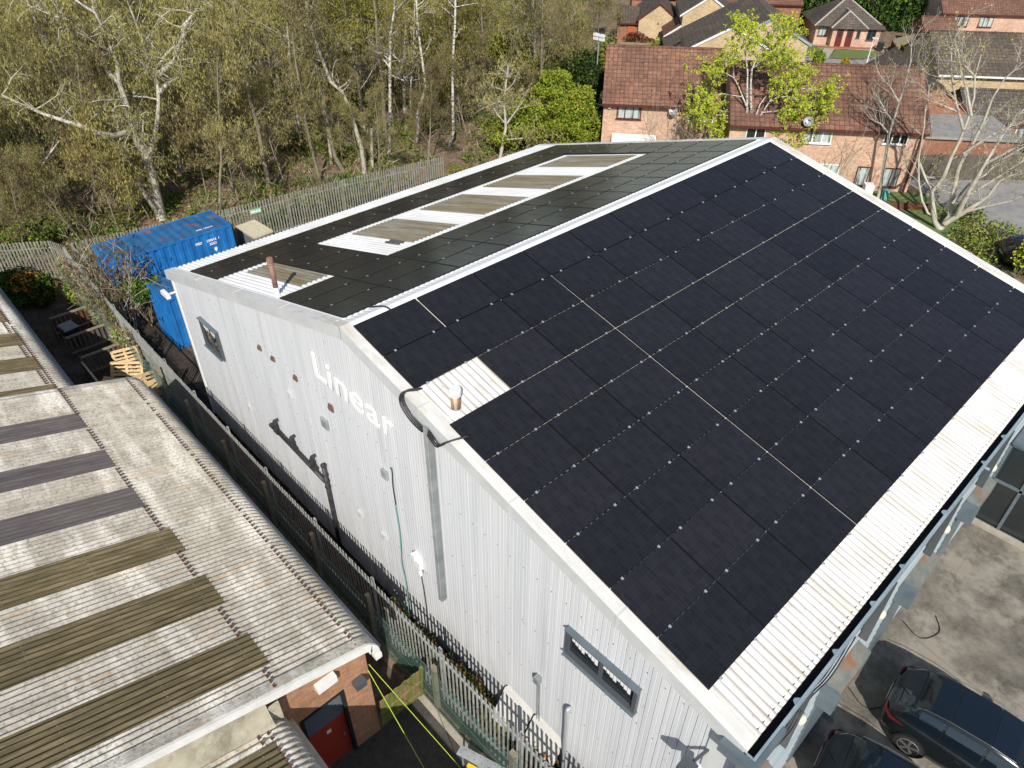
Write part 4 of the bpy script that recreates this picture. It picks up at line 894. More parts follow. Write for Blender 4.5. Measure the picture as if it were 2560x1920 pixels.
# ================================================================= TREES
def limb(b, P, r0, r1, seg=6, m=0):
    n = len(P); b.tube(P, [r0+(r1-r0)*i/(n-1) for i in range(n)], seg, m, cap=False)
class Tree:
    def __init__(s, seed): s.r = random.Random(seed); s.wood = MB(); s.leaf = MB()
    def wig(s, p, d, L, n, droop, jit):
        P = [Vector(p)]; d = Vector(d).normalized()
        for i in range(n):
            d = (d + Vector((s.r.gauss(0, jit), s.r.gauss(0, jit), s.r.gauss(0, jit)+droop))).normalized(); P.append(P[-1]+d*L/n)
        return P, d
    def branch(s, p, d, L, r, lvl, opt):
        n = 4 if lvl < 2 else 3
        P, dd = s.wig(p, d, L, n, opt['lift'] if lvl < 2 else opt['droop'], opt.get('jit', .16))
        limb(s.wood, P, r, r*.35, 5 if lvl == 0 else (4 if lvl == 1 else 3))
        if lvl >= opt['lv']:
            s.twigs(P, opt); return
        k = opt['kids'][lvl]
        for i in range(k):
            t = s.r.uniform(.25, 1); j = min(int(t*n), n-1); q = P[j].lerp(P[j+1], t*n-j)
            ax = (P[j+1]-P[j]).normalized(); o = Vector((s.r.gauss(0, 1), s.r.gauss(0, 1), s.r.gauss(0, 1))); o = (o-ax*o.dot(ax)).normalized()
            s.branch(q, ax*s.r.uniform(.5, 1)+o*s.r.uniform(.5, .9), L*s.r.uniform(.38, .62), r*.45, lvl+1, opt)
        s.twigs(P[-2:], opt)
    def twigs(s, P, opt):
        for i in range(opt['tw']):
            q = P[s.r.randrange(len(P))].lerp(P[-1], s.r.random()); L = opt['tl']*s.r.uniform(.5, 1.3)
            T, _ = s.wig(q, (s.r.gauss(0, 1), s.r.gauss(0, 1), s.r.gauss(0, 1)+opt['tup']), L, 3, opt['droop'], .25)
            w_ = opt['twr']; sd = Vector((s.r.gauss(0, 1), s.r.gauss(0, 1), 0)).normalized()*w_
            for a, b_ in zip(T[:-1], T[1:]): s.leaf.quad(a-sd, a+sd, b_+sd*.6, b_-sd*.6, 0)
            for k in range(opt['lf']):
                c = T[s.r.randrange(3)].lerp(T[-1], s.r.random())+Vector((s.r.gauss(0, .05), s.r.gauss(0, .05), s.r.gauss(0, .05)))
                sz = opt['ls']*s.r.uniform(.6, 1.3); t = Vector((s.r.gauss(0, .6), s.r.gauss(0, .6), s.r.gauss(0, .6)+opt['lhang'])).normalized(); u = t.cross(Vector((s.r.gauss(0, 1), s.r.gauss(0, 1), .1))).normalized()
                s.leaf.quad(c-t*sz*opt['asp']/2, c+u*sz/2, c+t*sz*opt['asp']/2, c-u*sz/2, 1+(s.r.random() < opt['mix2']))
    def build(s, root, bark, m0, m1, m2):
        a = s.wood.build('trunk', bark, root, smooth=True, uv=False); b_ = s.leaf.build('crown', [m0, m1, m2], root, uv=False); return a, b_
OLIVE = dict(lift=.10, droop=-.26, lv=2, kids=(4, 4), tw=4, tl=1.0, tup=0, twr=.012, lf=5, ls=.05, lhang=-2, asp=3.4, mix2=.35)
def fill_tree(seed, H, nb, opt, bark, m0, m1, m2, r=.14, lean=.04, low=.25, bl=.34, name='woodland_tree'):
    t = Tree(seed); rt = thing(name, 'x', 'tree'); P, d = t.wig((0, 0, 0), (lean*t.r.uniform(-1, 1), lean*t.r.uniform(-1, 1), 1), H, 8, .05, .05)
    limb(t.wood, P, r, r*.22, 8)
    for i in range(nb):
        f = low+(1-low)*(i+.5)/nb; j = min(int(f*8), 7); q = P[j].lerp(P[j+1], f*8-j); a = t.r.uniform(0, 6.28)
        t.branch(q, (math.cos(a), math.sin(a), t.r.uniform(.35, .9)), H*bl*(1.15-.75*f)*t.r.uniform(.8, 1.2), r*.40*(1.15-f), 0, opt)
    t.build(rt, bark, m0, m1, m2); return rt
def copy_tree(o, loc, rz, s, label, group=None, name=None):
    c = o.copy(); col.objects.link(c); c.location = loc; c.rotation_euler = (0, 0, rz); c.scale = (s, s, s*random.uniform(.92, 1.1)); c['label'] = label
    if group: c['group'] = group
    for k in o.children: q = k.copy(); col.objects.link(q); q.parent = c
    return c
o2 = dict(OLIVE); o3 = dict(OLIVE, tw=4, lf=3, tup=.2, droop=-.05, ls=.05, tl=.6, jit=.22)
yg = dict(OLIVE, lf=8, ls=.075, droop=-.3, mix2=.3, asp=1.8)
protos = [fill_tree(21, 12.5, 17, o2, MT['bark'], MT['catkin2'], MT['catkin'], MT['catkin2']),
          fill_tree(22, 11.0, 16, o2, MT['bark'], MT['catkin2'], MT['catkin'], MT['catkin2']),
          fill_tree(23, 13.5, 18, dict(o2, mix2=.28), MT['barkpale'], MT['catkin2'], MT['catkin'], MT['yellowgreen'], r=.13),
          fill_tree(24, 9.0, 15, o3, MT['bark'], MT['catkin2'], MT['catkin2'], MT['catkin'], r=.09),
          fill_tree(25, 10.5, 16, yg, MT['barkwhite'], MT['catkin2'], MT['yellowgreen'], MT['catkin'], r=.1),
          fill_tree(26, 6.0, 13, o3, MT['bark'], MT['catkin2'], MT['catkin'], MT['deadleaf'], r=.05)]
DESC = ['grey brown tree with olive twigs', 'grey tree with brown olive twigs', 'big tree with yellowish olive twigs', 'thin bare brown twigged tree', 'white birch with yellow green leaves', 'low bare scrubby tree']
GR = ['tall pale barked trees in the wood', 'grey barked trees in the wood', 'big olive twigged trees in the wood', 'thin bare trees in the wood', 'yellow green birches in the wood', 'scrubby low trees in the wood']
rt_ = random.Random(99); first = [True]*6; spots = []
def inwood(x, y):
    u = x*Uv.x+y*Uv.y; n = x*Nv.x+y*Nv.y
    if u > 2.6+max(0, -n-37)*.075: return False
    if n > -20 and x > -27.5-(.0 if y > 0 else -y*.6): return False
    fx = -25.6+.16*y
    return x < fx-3.2 if y < 20 else (x < -22.5 or y > 24)
HB0 = [(-30.68, 5.53), (-33.67, -1.31), (-29.83, 12.18), (-29.78, 17.6), (-28.57, 18.46), (-30.26, 21.7), (-30.94, 24.68), (-28.71, 25.93), (-24.29, 26.9), (-33, 23.4)]
def blocks(x, y):
    a = math.atan2(x-12.6, y+6.9); d = math.hypot(x-12.6, y+6.9)
    for hx, hy in HB0:
        if math.hypot(x-hx, y-hy) < 1.5: return True
        if d < math.hypot(hx-12.6, hy+6.9)+1 and abs(a-math.atan2(hx-12.6, hy+6.9)) < math.radians(3.0): return True
    return False
tries = 0
while len(spots) < 190 and tries < 20000:
    tries += 1; r = rt_.uniform(0, 1)**.75; 
    x = rt_.uniform(-92, -14); y = rt_.uniform(-14, 92)
    d = math.hypot(x-12.6, y+6.9)
    if d > 98 or not inwood(x, y): continue
    if blocks(x, y): continue
    if math.hypot(x+23.4, y-30.2) < 4.5 or (x > -29 and 21 < y < 30): continue
    az = math.degrees(math.atan2(x-12.6, y+6.9))
    if az < -88 or az > -14: continue
    near = d < 46
    if any((x-a)**2+(y-b_)**2 < ((2.6 if near else 3.4)+ (d-40)*.02)**2 for a, b_, _ in spots): continue
    spots.append((x, y, d))
for i, (x, y, d) in enumerate(spots):
    az = math.degrees(math.atan2(x-12.6, y+6.9)); q = rt_.random()
    near = d < 50
    if az > -44 and y > 20: k = 3 if q < .45 else (5 if q < .7 else (1 if q < .85 else 4))
    elif -60 < az < -49: k = 4 if q < .5 else (0 if q < .55 else (3 if q < .75 else 1))
    else: k = 0 if q < .3 else (1 if q < .6 else (2 if q < .85 else 3))
    if near and k == 2: k = 3 if q < .8 else 5
    if near and q > .5: k = 5 if q < .8 else 3
    s = rt_.uniform(.85, 1.15)
    zone = ('behind the left edge fence' if az < -74 else 'above the blue container' if az < -66 else 'behind the start of the long fence' if az < -60 else 'behind the middle of the long fence' if az < -54 else 'behind the fence end' if az < -48 else 'around the white birches' if az < -42 else 'above the lime green tree')
    zone = ('front row, ' if d < 50 else 'middle depth, ' if d < 68 else 'deep in, ')+zone
    LB = DESC[k]+', '+zone; GB = GR[k]+', '+zone
    if first[k]:
        o = protos[k]; first[k] = False; o.location = (x, y, gz(x, y)-.05); o.scale = (s, s, s); o['label'] = LB; o['group'] = GB
    else: copy_tree(protos[k], (x, y, gz(x, y)-.05), rt_.uniform(0, 6.28), s, LB, GB)
for i in range(34):
    for _ in range(200):
        x = rt_.uniform(-50, -26); y = rt_.uniform(-4, 40)
        if inwood(x, y) and not (math.hypot(x+23.4, y-30.2) < 4.5) and math.hypot(x-12.6, y+6.9) < 58: break
    copy_tree(protos[3], (x, y, gz(x, y)-.05), rt_.uniform(0, 6.28), rt_.uniform(.45, .75), 'slender sapling with fine pale twigs in the brushwood behind the fence', 'slender saplings in the brushwood')
# hero trees laid out from their real forks
HERO = {
'forked': ((-30.68, 5.53), .31, .055, 'barkpale', 'large pale tree with a thick forked trunk behind the blue container', [[(0,0,0),(0,.1,1.5),(0,.2,2.9),(0,.2,3.9),(0,0,4.7),(0,0,5.8),(.1,0,6.9),(0,0,7.9),(.3,.1,8.8),(0,.1,9.9),(.2,-.2,11.5)],[(0,.2,3.6),(.1,.5,4.0),(.2,.8,4.6),(.4,1.3,5.8),(.5,1.6,6.8),(.2,2,8.2),(.9,2.5,9),(.9,3,9.3)],[(.5,1.7,7.1),(.7,2.4,7.6),(1.2,2.7,7.8)],[(.6,1.9,8),(.8,2.6,8.4),(.4,3.2,8.7)],[(0,0,7.8),(-.1,-.3,8.3),(-.6,-.4,9.3),(-.2,-.8,10.3),(-.4,-1.5,11.2),(-.5,-1.7,11.8)],[(0,-.1,.4),(.2,-.3,1.1),(.4,-.7,2.3),(.2,-.8,3.4),(-.2,-.8,4.7),(-.2,-.7,5.5),(-.1,-.5,6.9)],[(0,-.2,5.3),(.5,-1.2,5.4),(1,-2.1,5.9),(.8,-2.8,6.4),(.2,-3.9,7),(-.5,-4.4,7.3),(-1.5,-5.2,7.9)],[(.9,3.2,8.7),(1.1,3.7,10.2),(1.3,4.4,10.8),(1.5,5.3,11)]]),
'left': ((-33.67, -1.31), .17, .05, 'barkpale', 'small pale multi stemmed tree behind the fence at the left edge', [[(0,0,0),(0,.1,.8),(.1,.7,1.7),(.1,.8,2.7),(.1,.8,3.3),(.1,.6,4.2),(.2,.3,5.4)],[(0,.1,.6),(0,-.1,1.3),(.3,-.2,2.1),(0,-.5,3.6)],[(.1,.9,2.7),(.5,1.7,3.2),(.3,2.8,4.1),(.4,3.6,4.8)]]),
't3': ((-29.83, 12.18), .15, .05, 'bark', 'straight grey brown tree close behind the palisade fence', [[(0,0,0),(0,0,2.4),(.1,0,4.5),(0,-.1,5.9),(.1,0,8),(0,0,9.1),(.1,.1,11)]]),
't4': ((-29.22, 15.44), .12, .04, 'bark', 'slim leaning grey tree between two thicker trunks by the fence', [[(0,0,0),(-.1,-.2,2.3),(-.1,-.3,4.1),(0,-.3,5.8),(-.1,-.3,7.4),(-.1,-.2,9.1)]]),
't5': ((-29.78, 17.6), .16, .06, 'bark', 'grey tree with a high fork behind the palisade fence', [[(0,0,0),(-.2,-.4,1.1),(-.4,-.6,4.2),(-.4,-.6,6.1),(-.4,-.7,7.4),(-.4,-.7,8.9),(-.4,-.7,10.4)],[(-.3,-.5,7.2),(-.8,-1.3,9.6),(-.9,-1.6,10.5)]]),
't6': ((-28.57, 18.46), .16, .06, 'barkpale', 'pale bent tree arching left above the end of the palisade fence', [[(0,0,0),(0,0,1.7),(-.1,-.2,3),(-.2,-.4,4.3),(-.4,-.7,5.4),(-.7,-1.2,6),(-1,-1.6,8.1),(-1.1,-1.8,9.3),(-1.2,-1.8,10.5)]]),
't7': ((-28.68, 19.16), .13, .10, 'barkpale', 'short broken pale stump beside the bent tree', [[(0,0,0),(0,.1,1.1),(.1,.2,2.8)]]),
't8': ((-30.26, 21.7), .12, .05, 'barkwhite', 'dead white tree with short snapped side branches in the wood', [[(0,0,0),(.2,.3,3.2),(.4,.5,6.2),(.5,.7,8),(.7,1,9.3),(.8,1.2,11)],[(.3,.5,5.9),(.1,.2,6.4)],[(.3,.5,5.4),(.6,.9,5.2),(.8,1.2,5)],[(.4,.6,6.8),(.7,1.1,6.2)]]),
't9': ((-33.0, 23.39), .16, .06, 'bark', 'grey tree with one hooked side branch beside the dead white tree', [[(0,0,0),(0,0,1.6),(.1,.1,4.4),(0,0,6.2),(.1,.1,8.2),(0,.1,10.5)],[(0,0,6.9),(.4,.7,7.1),(.8,1.2,6.7)]]),
't10': ((-30.94, 24.68), .13, .05, 'barkwhite', 'crooked white birch left of the tallest white birch', [[(0,0,0),(.2,.2,2.4),(.5,.8,3.9),(.4,.6,6.6),(.4,.5,8.5),(.4,.6,10.4)]]),
't11': ((-37.04, 28.1), .14, .06, 'barkwhite', 'white birch trunk with a stub branch, deeper in the wood', [[(0,0,0),(.1,.2,3.3),(.3,.5,6.1),(.5,.7,8.2),(.5,.7,10.5)],[(.3,.4,5.8),(.2,.3,6.4),(.1,.1,6.7)]]),
'birch': ((-28.71, 25.93), .12, .06, 'barkwhite', 'tall straight bright white birch trunk in the wood', [[(0,0,0),(.2,.3,1.1),(.3,.3,3.7),(.3,.4,5.8),(.5,.6,8.2),(.5,.7,9.6),(.6,.8,12)]]),
'small': ((-24.29, 26.9), .13, .04, 'barkpale', 'small bare tree with spreading limbs just beyond the far roof corner', [[(0,0,0),(.3,.3,2.3),(.2,.2,4),(.4,.4,6.2)],[(.3,.3,2.5),(-.1,-.1,3.1),(-.4,-.4,3.8)],[(.3,.4,2.5),(.7,.8,3.3),(1.1,1.2,4.1)],[(.2,.2,1.4),(1,1.1,1.5),(1.9,2,1.6)]]),
}
for k_, (nm, (bp, r0, r1, bark, lb, paths)) in enumerate(HERO.items()):
    t = Tree(300+k_); rt = thing('woodland_tree', lb, 'tree', (bp[0], bp[1], gz(*bp)-.05))
    opt = dict(OLIVE, kids=(6, 5), tw=5, lf=7) if nm in ('forked', 'left', 't3', 't5', 't6', 't4') else dict(o3, kids=(5, 4), tw=4, lf=3)
    for pi, P in enumerate(paths):
        P = [Vector(p) for p in P]; rr = r0 if pi == 0 else r0*.55
        limb(t.wood, P, rr, r1 if pi == 0 else r1*.7, 8)
        if nm == 't7': continue
        sp = {'birch': 8, 't8': 5, 'small': 12}.get(nm, 14 if nm == 'forked' else 11)
        for i in range(sp if pi == 0 else (8 if nm == 'forked' else 5)):
            f = t.r.uniform(.35 if pi == 0 else .3, 1); n = len(P)-1; j = min(int(f*n), n-1); q = P[j].lerp(P[j+1], f*n-j); a = t.r.uniform(0, 6.28)
            t.branch(q, (math.cos(a), math.sin(a), t.r.uniform(.2, .8)), t.r.uniform(1.2, 2.8)*(1.0 if nm == 'forked' else .75), rr*.28, 1, opt)
    t.build(rt, MT[bark], MT['catkin2'], MT['catkin'], MT['catkin2'])
# undergrowth
rnd = random.Random(5); pts = []
while len(pts) < 620:
    x = rnd.uniform(-75, -15); y = rnd.uniform(-12, 75)
    u = x*Uv.x+y*Uv.y; n = x*Nv.x+y*Nv.y; d = math.hypot(x-12.6, y+6.9)
    fx = -25.6+.16*y
    if x > fx-.8 and y < 21: continue
    if u > 3+max(0, -n-37)*.07 or d > 85: continue
    if math.sin(x*.35+1)*math.cos(y*.3)+rnd.uniform(-.6, .6) < -.15 and rnd.random() < .8: continue
    pts.append((x, y, gz(x, y)+.25, rnd.uniform(.6, 1.5), rnd.uniform(.6, 1.5), rnd.uniform(.25, .8)))
clump('undergrowth', 'bramble, ivy and dead leaves covering the woodland floor', 'undergrowth', pts, [MT['midgreen'], MT['deadleaf'], MT['darkgreen'], MT['catkin'], MT['midgreen'], MT['midgreen']], 170000, .11, 41, kind='stuff')
clump('brushwood', 'thin bare brushwood stems rising from the woodland floor', 'brushwood', [(x, y, z+.9, a, b_, 1.2) for x, y, z, a, b_, c in pts[:300]], [MT['catkin2'], MT['twig'], MT['catkin']], 34000, .028, 42, kind='stuff', aspect=22, up=1.5)
# evergreen shrub mass left, bright hawthorn, shrubs
def bush(name, label, cat, base, blobs, mats, n, size, seed, bark='bark', sh=.7, ns=8, sr=.06, **k):
    rt = thing(name, label, cat, (0, 0, 0)); c = Vector(base); q_ = random.Random(seed+9)
    ex = []
    for a, b_, z, rx, ry, rz in blobs:
        for _ in range(7):
            th = q_.uniform(0, 6.28); ph = q_.uniform(-.2, 1.4); f = q_.uniform(.28, .5)
            ex.append((a+rx*.85*math.cos(th)*math.cos(ph), b_+ry*.85*math.sin(th)*math.cos(ph), z+rz*.85*math.sin(ph), rx*f, ry*f, rz*f))
    blobs = [(a, b_, z, rx*.85, ry*.85, rz*.85) for a, b_, z, rx, ry, rz in blobs]*2 + ex
    clump('foliage', None, None, [(c.x+a, c.y+b_, c.z+z, rx, ry, rz) for a, b_, z, rx, ry, rz in blobs], mats, n, size, seed, parent=rt, **k)
    H = max(z+rz*.6 for _, _, z, _, _, rz in blobs); stems('stem', base, H*sh, ns, sr, MT[bark], rt, seed, .35); return rt
bush('hawthorn_tree', 'broad bright lime green leafy tree beside the brick house gable', 'tree', (-23.0, 30.6, G), [(1.2, 1.5, 2.4, 1.9, 1.9, 1.9), (-2.0, -2.6, 1.3, 1.5, 1.5, 1.0), (1.8, 2.2, 1.4, 1.5, 1.5, 1.2), (.2, .2, 4.3, 1.3, 1.3, 1.0), (0, 0, 2.2, 2.3, 2.3, 1.9), (-1.4, -.8, 1.8, 1.8, 1.8, 1.5), (.8, .8, 3.2, 1.5, 1.5, 1.3), (-.6, .9, 3.9, 1.4, 1.4, 1.1), (1.4, .3, 1.6, 1.3, 1.3, 1.3), (-2.4, -1.6, 1.2, 1.4, 1.4, 1.0)], [MT['lime'], MT['lime'], MT['midgreen'], MT['yellowgreen']], 46000, .10, 51)
bush('dark_shrub', 'dark evergreen shrub mass against the left end of the brick terrace', 'shrub', (-24.8, 36.5, G), [(0, 0, 2.2, 1.8, 1.8, 2.3), (-1.8, 1.2, 2.6, 1.8, 1.8, 2.2), (1.2, -1.8, 1.2, 1.1, 1.1, 1.2)], [MT['darkgreen'], MT['midgreen']], 14000, .14, 52)
bush('green_shrub', 'mid green leafy shrub in the wood above the lime green tree', 'shrub', (-30.5, 38, G), [(0, 0, 2.6, 2.2, 2.2, 2.2), (-3, -1, 3.0, 2.2, 2.2, 2.2), (3.0, 3.5, 2.6, 1.8, 1.8, 2.2)], [MT['midgreen'], MT['catkin'], MT['yellowgreen']], 12000, .14, 53)
bush('green_shrub', 'dark green holly shrub behind the fence at the left edge', 'shrub', (-32.2, -2.6, G), [(0, 0, 1.2, 1.5, 1.8, 1.2), (-1.2, -3, 1.3, 1.5, 1.8, 1.3), (.6, 1.9, .9, 1.1, 1.3, .9)], [MT['midgreen'], MT['darkgreen'], MT['lime']], 9000, .12, 54)
bush('low_shrub', 'low pale green shrub by the end of the palisade fence', 'shrub', (-22.3, 21.8, G), [(0, 0, .6, 1.4, 1.2, .6), (1.4, 1.6, .5, 1.2, 1, .5)], [MT['midgreen'], MT['catkin'], MT['deadleaf']], 3000, .11, 55)
# twiggy shrub in front of the containers
t = Tree(71); rt = thing('twiggy_shrub', 'bare brown twiggy shrub hanging in front of the blue containers', 'shrub', (-20.6, -.35, G))
for k in range(30):
    a = t.r.uniform(0, 6.28); t.branch((t.r.uniform(-3.2, 1.2), t.r.uniform(-.2, .4), 0), (math.cos(a)*.5, math.sin(a)*.5, 1.3), t.r.uniform(2.4, 3.9), .035, 1, dict(o3, kids=(5, 5), tw=3, lf=2, ls=.07, tup=.2))
t.build(rt, MT['twig'], MT['catkin2'], MT['deadleaf'], MT['midgreen'])
bush('evergreen_shrub', 'dark green leafy shrub between the two blue containers', 'shrub', (-19.6, .5, G), [(0, 0, 1.7, .8, .6, .6), (-1.0, -.2, 1.4, .6, .5, .5), (.6, .5, 2.1, .7, .5, .45)], [MT['darkgreen'], MT['midgreen']], 2600, .1, 72, ns=4, sr=.03)
# birch in front of the terrace
FB = [[(0,0,0),(-.4,-.2,2.5),(-.7,-.4,4),(-1,-.5,5.5),(-1.2,-.6,6.8),(-1.5,-.8,7.9),(-1.8,-1,8.5)],[(.1,0,.8),(-.4,-.2,3.6),(-.7,-.3,4.9),(-.9,-.5,6.2),(-1,-.5,7),(-.7,-.4,8.1),(-.5,-.3,9.1)],[(-.8,-.4,4.6),(-1.2,-.6,5.3),(-1.5,-.8,5.9),(-1.8,-1,6.4)],[(-.1,-.1,3.9),(0,0,4.5),(.3,.1,5.2),(.6,.3,5.5),(1.2,.6,6)],[(-.3,-.2,2.9),(-.1,-.1,3.9)],[(-.3,-.2,4.1),(-.2,-.1,5),(.1,.1,5.7)],[(.3,.1,5.2),(.4,.2,5.8)]]
t = Tree(81); rt = thing('garden_birch', 'white stemmed birch with fresh yellow green leaves in front of the red roofed terrace', 'tree', (-10.2, 36.2, G))
for pi, P in enumerate(FB):
    P = [Vector(p) for p in P]; limb(t.wood, P, .10 if pi < 2 else .06, .025, 8)
lf = dict(OLIVE, lv=1, kids=(4, 3), tw=5, tl=.6, droop=-.05, lf=16, ls=.085, lhang=-.3, asp=1.4, mix2=.3, twr=.007)
blobs = [(-2.2, -1.2, 7.6), (-1.2, -.8, 8.8), (-.2, .2, 8.7), (.5, .3, 7.8), (1.3, .9, 6.9), (-3.0, -1.6, 6.6), (-2.8, -1.6, 4.4), (-2.3, -1.2, 3.4), (-3.2, -1.8, 5.2), (1.8, 1.1, 5.4), (1.2, .7, 4.2), (1.9, 1.3, 3.6), (.9, .6, 3.0), (-1.3, -.7, 2.6), (.2, .1, 2.5), (2.6, 1.7, 4.8), (-.2, -.2, 7.6), (-2.0, -1.2, 2.4), (1.6, 1.0, 2.2), (.8, .4, 6.2), (-3.3, -2.0, 4.0), (2.9, 1.9, 6.0), (-1.9, -.9, 9.3), (0.4, .3, 9.4)]
for bx, by, bz in blobs:
    s0 = min((Vector(p) for P in FB for p in P), key=lambda p: (p-Vector((bx, by, bz))).length + max(0, p.z-bz)*2)
    limb(t.wood, [s0, s0.lerp(Vector((bx, by, bz)), .5)+Vector((0, 0, .15)), Vector((bx, by, bz))], .03, .012, 4)
    for k in range(14): t.branch((bx+t.r.gauss(0, .3), by+t.r.gauss(0, .4), bz+t.r.gauss(0, .3)), (t.r.gauss(0, 1), t.r.gauss(0, 1), t.r.gauss(0, .6)), .6, .012, 1, lf)
t.build(rt, MT['barkwhite'], MT['catkin2'], MT['lime'], MT['yellowgreen'])
# big bare tree + slender one
BB = [[(0,0,0),(-.4,-.1,.4),(-.8,-.2,1.3),(-1.1,-.3,2.1),(-.8,-.2,3),(-.8,-.2,4.2),(-.7,-.2,5.2),(-.7,-.2,6.3),(-.8,-.2,7.4),(-1.1,-.3,8.4),(-1.2,-.3,9.5)],[(0,0,0),(.1,.4,.8),(-.2,.5,2.2),(-.4,.4,3.4),(-.3,.3,4.5),(-.1,.2,5.2),(0,.1,6.3),(0,0,7.5),(.2,0,8.5),(.7,.2,9.4)],[(.1,0,.4),(.8,.2,1.3),(1.2,.3,1.9),(1.6,.4,2.5),(1.8,.5,3.4),(2.2,.6,3.8),(2.6,.7,4)],[(.5,.2,1.0),(.7,-.3,2.3),(.8,-.3,3.1),(.9,-.2,4),(1,0,5),(1.1,.3,5.9),(1.5,.4,7.2)],[(-.7,-.2,5.7),(-1.2,-.3,6.5),(-1.5,-.4,7),(-1.9,-.5,7.8),(-2.3,-.6,8.7),(-2.6,-.6,9.6)],[(-1.3,-.3,6.6),(-1.8,-.5,6.7),(-2.5,-.6,6.9)],[(.1,0,1.7),(.5,.1,2.9),(1,.6,3.5),(1.4,.8,4.5),(2.1,.9,5.4)],[(-.3,-.1,4.5),(.3,.1,5.3),(.9,.2,6),(1.7,.4,6.6),(2.6,.5,7.3)],[(-.4,-.1,.7),(-.9,-.2,.8),(-1.4,-.4,1.5),(-1.9,-.5,2.5),(-2.3,-.6,3.8),(-2.6,-.6,5.5),(-2.8,-.7,6.4),(-3,-.7,7.7)],[(-2.2,-.5,3.5),(-1.5,-.4,2.6),(-1.2,-.3,2.3)],[(-.6,-.2,6.5),(-1.3,-.3,7.8),(-1.8,-.4,8.5),(-2.3,-.6,9.6)],[(-1.1,-.3,8.4),(-1.8,-.4,8.9)],[(.8,.2,1.3),(1.8,.2,2.0),(2.8,.4,2.6),(3.6,.6,3.6)],[(.9,.1,4.2),(1.8,.3,5.2),(2.8,.6,6.0),(3.6,.8,7.2)],[(.6,.1,2.2),(1.6,.4,3.5),(2.6,.6,4.9),(3.3,.7,6.4)],[(1.4,.5,4.4),(2.2,.4,5.4),(2.8,.6,7.0),(3.2,.7,8.4)]]
bare = dict(OLIVE, lift=.12, droop=.05, lv=2, kids=(4, 3), tw=2, tl=.7, tup=.8, twr=.007, lf=1, ls=.075, lhang=0, asp=1.3, mix2=.5, jit=.2)
t = Tree(91); rt = thing('bare_garden_tree', 'large bare pale tree with many spreading stems at the right', 'tree', (1.39, 38.42, G-.05))
for pi, P in enumerate(BB):
    P = [Vector(p) for p in P]; r0 = .165 if pi < 4 else .08; limb(t.wood, P, r0, .025, 8)
    for i in range(10):
        f = t.r.uniform(.3, 1); n = len(P)-1; j = min(int(f*n), n-1); q = P[j].lerp(P[j+1], f*n-j); ax = (P[j+1]-P[j]).normalized()
        t.branch(q, ax+Vector((t.r.gauss(0, .6), t.r.gauss(0, .6), t.r.gauss(.2, .3))), t.r.uniform(.9, 2.4), .022, 1, bare)
t.build(rt, MT['barkpale'], MT['twig'], MT['yellowgreen'], MT['catkin'])
SB = [[(0,0,0),(-.1,0,1.2),(-.3,-.1,2.7),(-.5,-.2,4),(-.5,-.2,4.8),(-.5,-.2,5.8),(-.5,-.2,6.9),(-.6,-.2,8.2),(-.9,-.3,9.4)],[(-.5,-.2,5.9),(-1.2,-.4,6.7),(-1.7,-.6,7.1)],[(-.5,-.2,4.8),(-1.1,-.4,5.4),(-1.5,-.5,5.9)],[(-.5,-.2,6.6),(-.1,0,7.3),(.1,0,7.8)],[(-.5,-.2,4.1),(-1.1,-.4,4.6),(-1.6,-.5,4.7)]]
t = Tree(92); rt = thing('bare_garden_tree', 'slender bare pale tree in front of the right hand brick wall', 'tree', (-3.08, 39.91, G-.05))
for pi, P in enumerate(SB):
    P = [Vector(p) for p in P]; limb(t.wood, P, .11 if pi == 0 else .055, .022, 7)
    for i in range(7 if pi else 12):
        f = t.r.uniform(.4 if pi == 0 else .2, 1); n = len(P)-1; j = min(int(f*n), n-1); q = P[j].lerp(P[j+1], f*n-j); ax = (P[j+1]-P[j]).normalized()
        t.branch(q, ax+Vector((t.r.gauss(0, .6), t.r.gauss(0, .6), t.r.gauss(.1, .3))), t.r.uniform(.8, 1.8), .02, 1, bare)
t.build(rt, MT['barkpale'], MT['twig'], MT['yellowgreen'], MT['catkin'])
for k_, (u, n, h, lb) in enumerate(((9.7, -35.9, 3.6, 'small bare shrub left of the satellite dish on the brick wall'), (10.9, -35.9, 4.0, 'small bare shrub below the white upstairs window'), (12.0, -35.9, 3.2, 'small bare shrub nearest the garden birch'), (20.6, -32.9, 4.4, 'thin bare sapling between the downstairs windows of the right brick wall'))):
    t = Tree(120+k_); x, y, _ = HP(u, n); rt = thing('bare_shrub', lb, 'shrub', (x, y, G), group='bare shrubs before the brick terrace')
    for i in range(5): t.branch((0, 0, 0), (t.r.gauss(0, .25), t.r.gauss(0, .25), 1), h*t.r.uniform(.8, 1.1), .03, 1, dict(bare, kids=(4, 5), tw=2, lf=0))
    t.build(rt, MT['twig'], MT['twig'], MT['catkin2'], MT['catkin2'])
clump('garden_scrub', 'green scrub and bare stems beyond the far verge at the right edge', 'scrub', [(*HP(u, n)[:2], G+.4, 1.2, 1.2, .6) for u, n in ((27.5, -30), (28.5, -27.5), (27, -27), (30, -25.5), (29, -23.5), (26, -25))], [MT['midgreen'], MT['catkin2'], MT['catkin'], MT['darkgreen'], MT['lime']], 7000, .09, 61, kind='stuff')
bush('lime_shrub', 'bright yellow green shrub beside the far verge at the right edge', 'shrub', HP(27.6, -22.9, G), [(0, 0, 1.3, .7, .8, .9), (.5, .5, .9, .7, .7, .6)], [MT['lime'], MT['yellowgreen']], 1100, .13, 62, ns=5, sr=.025)
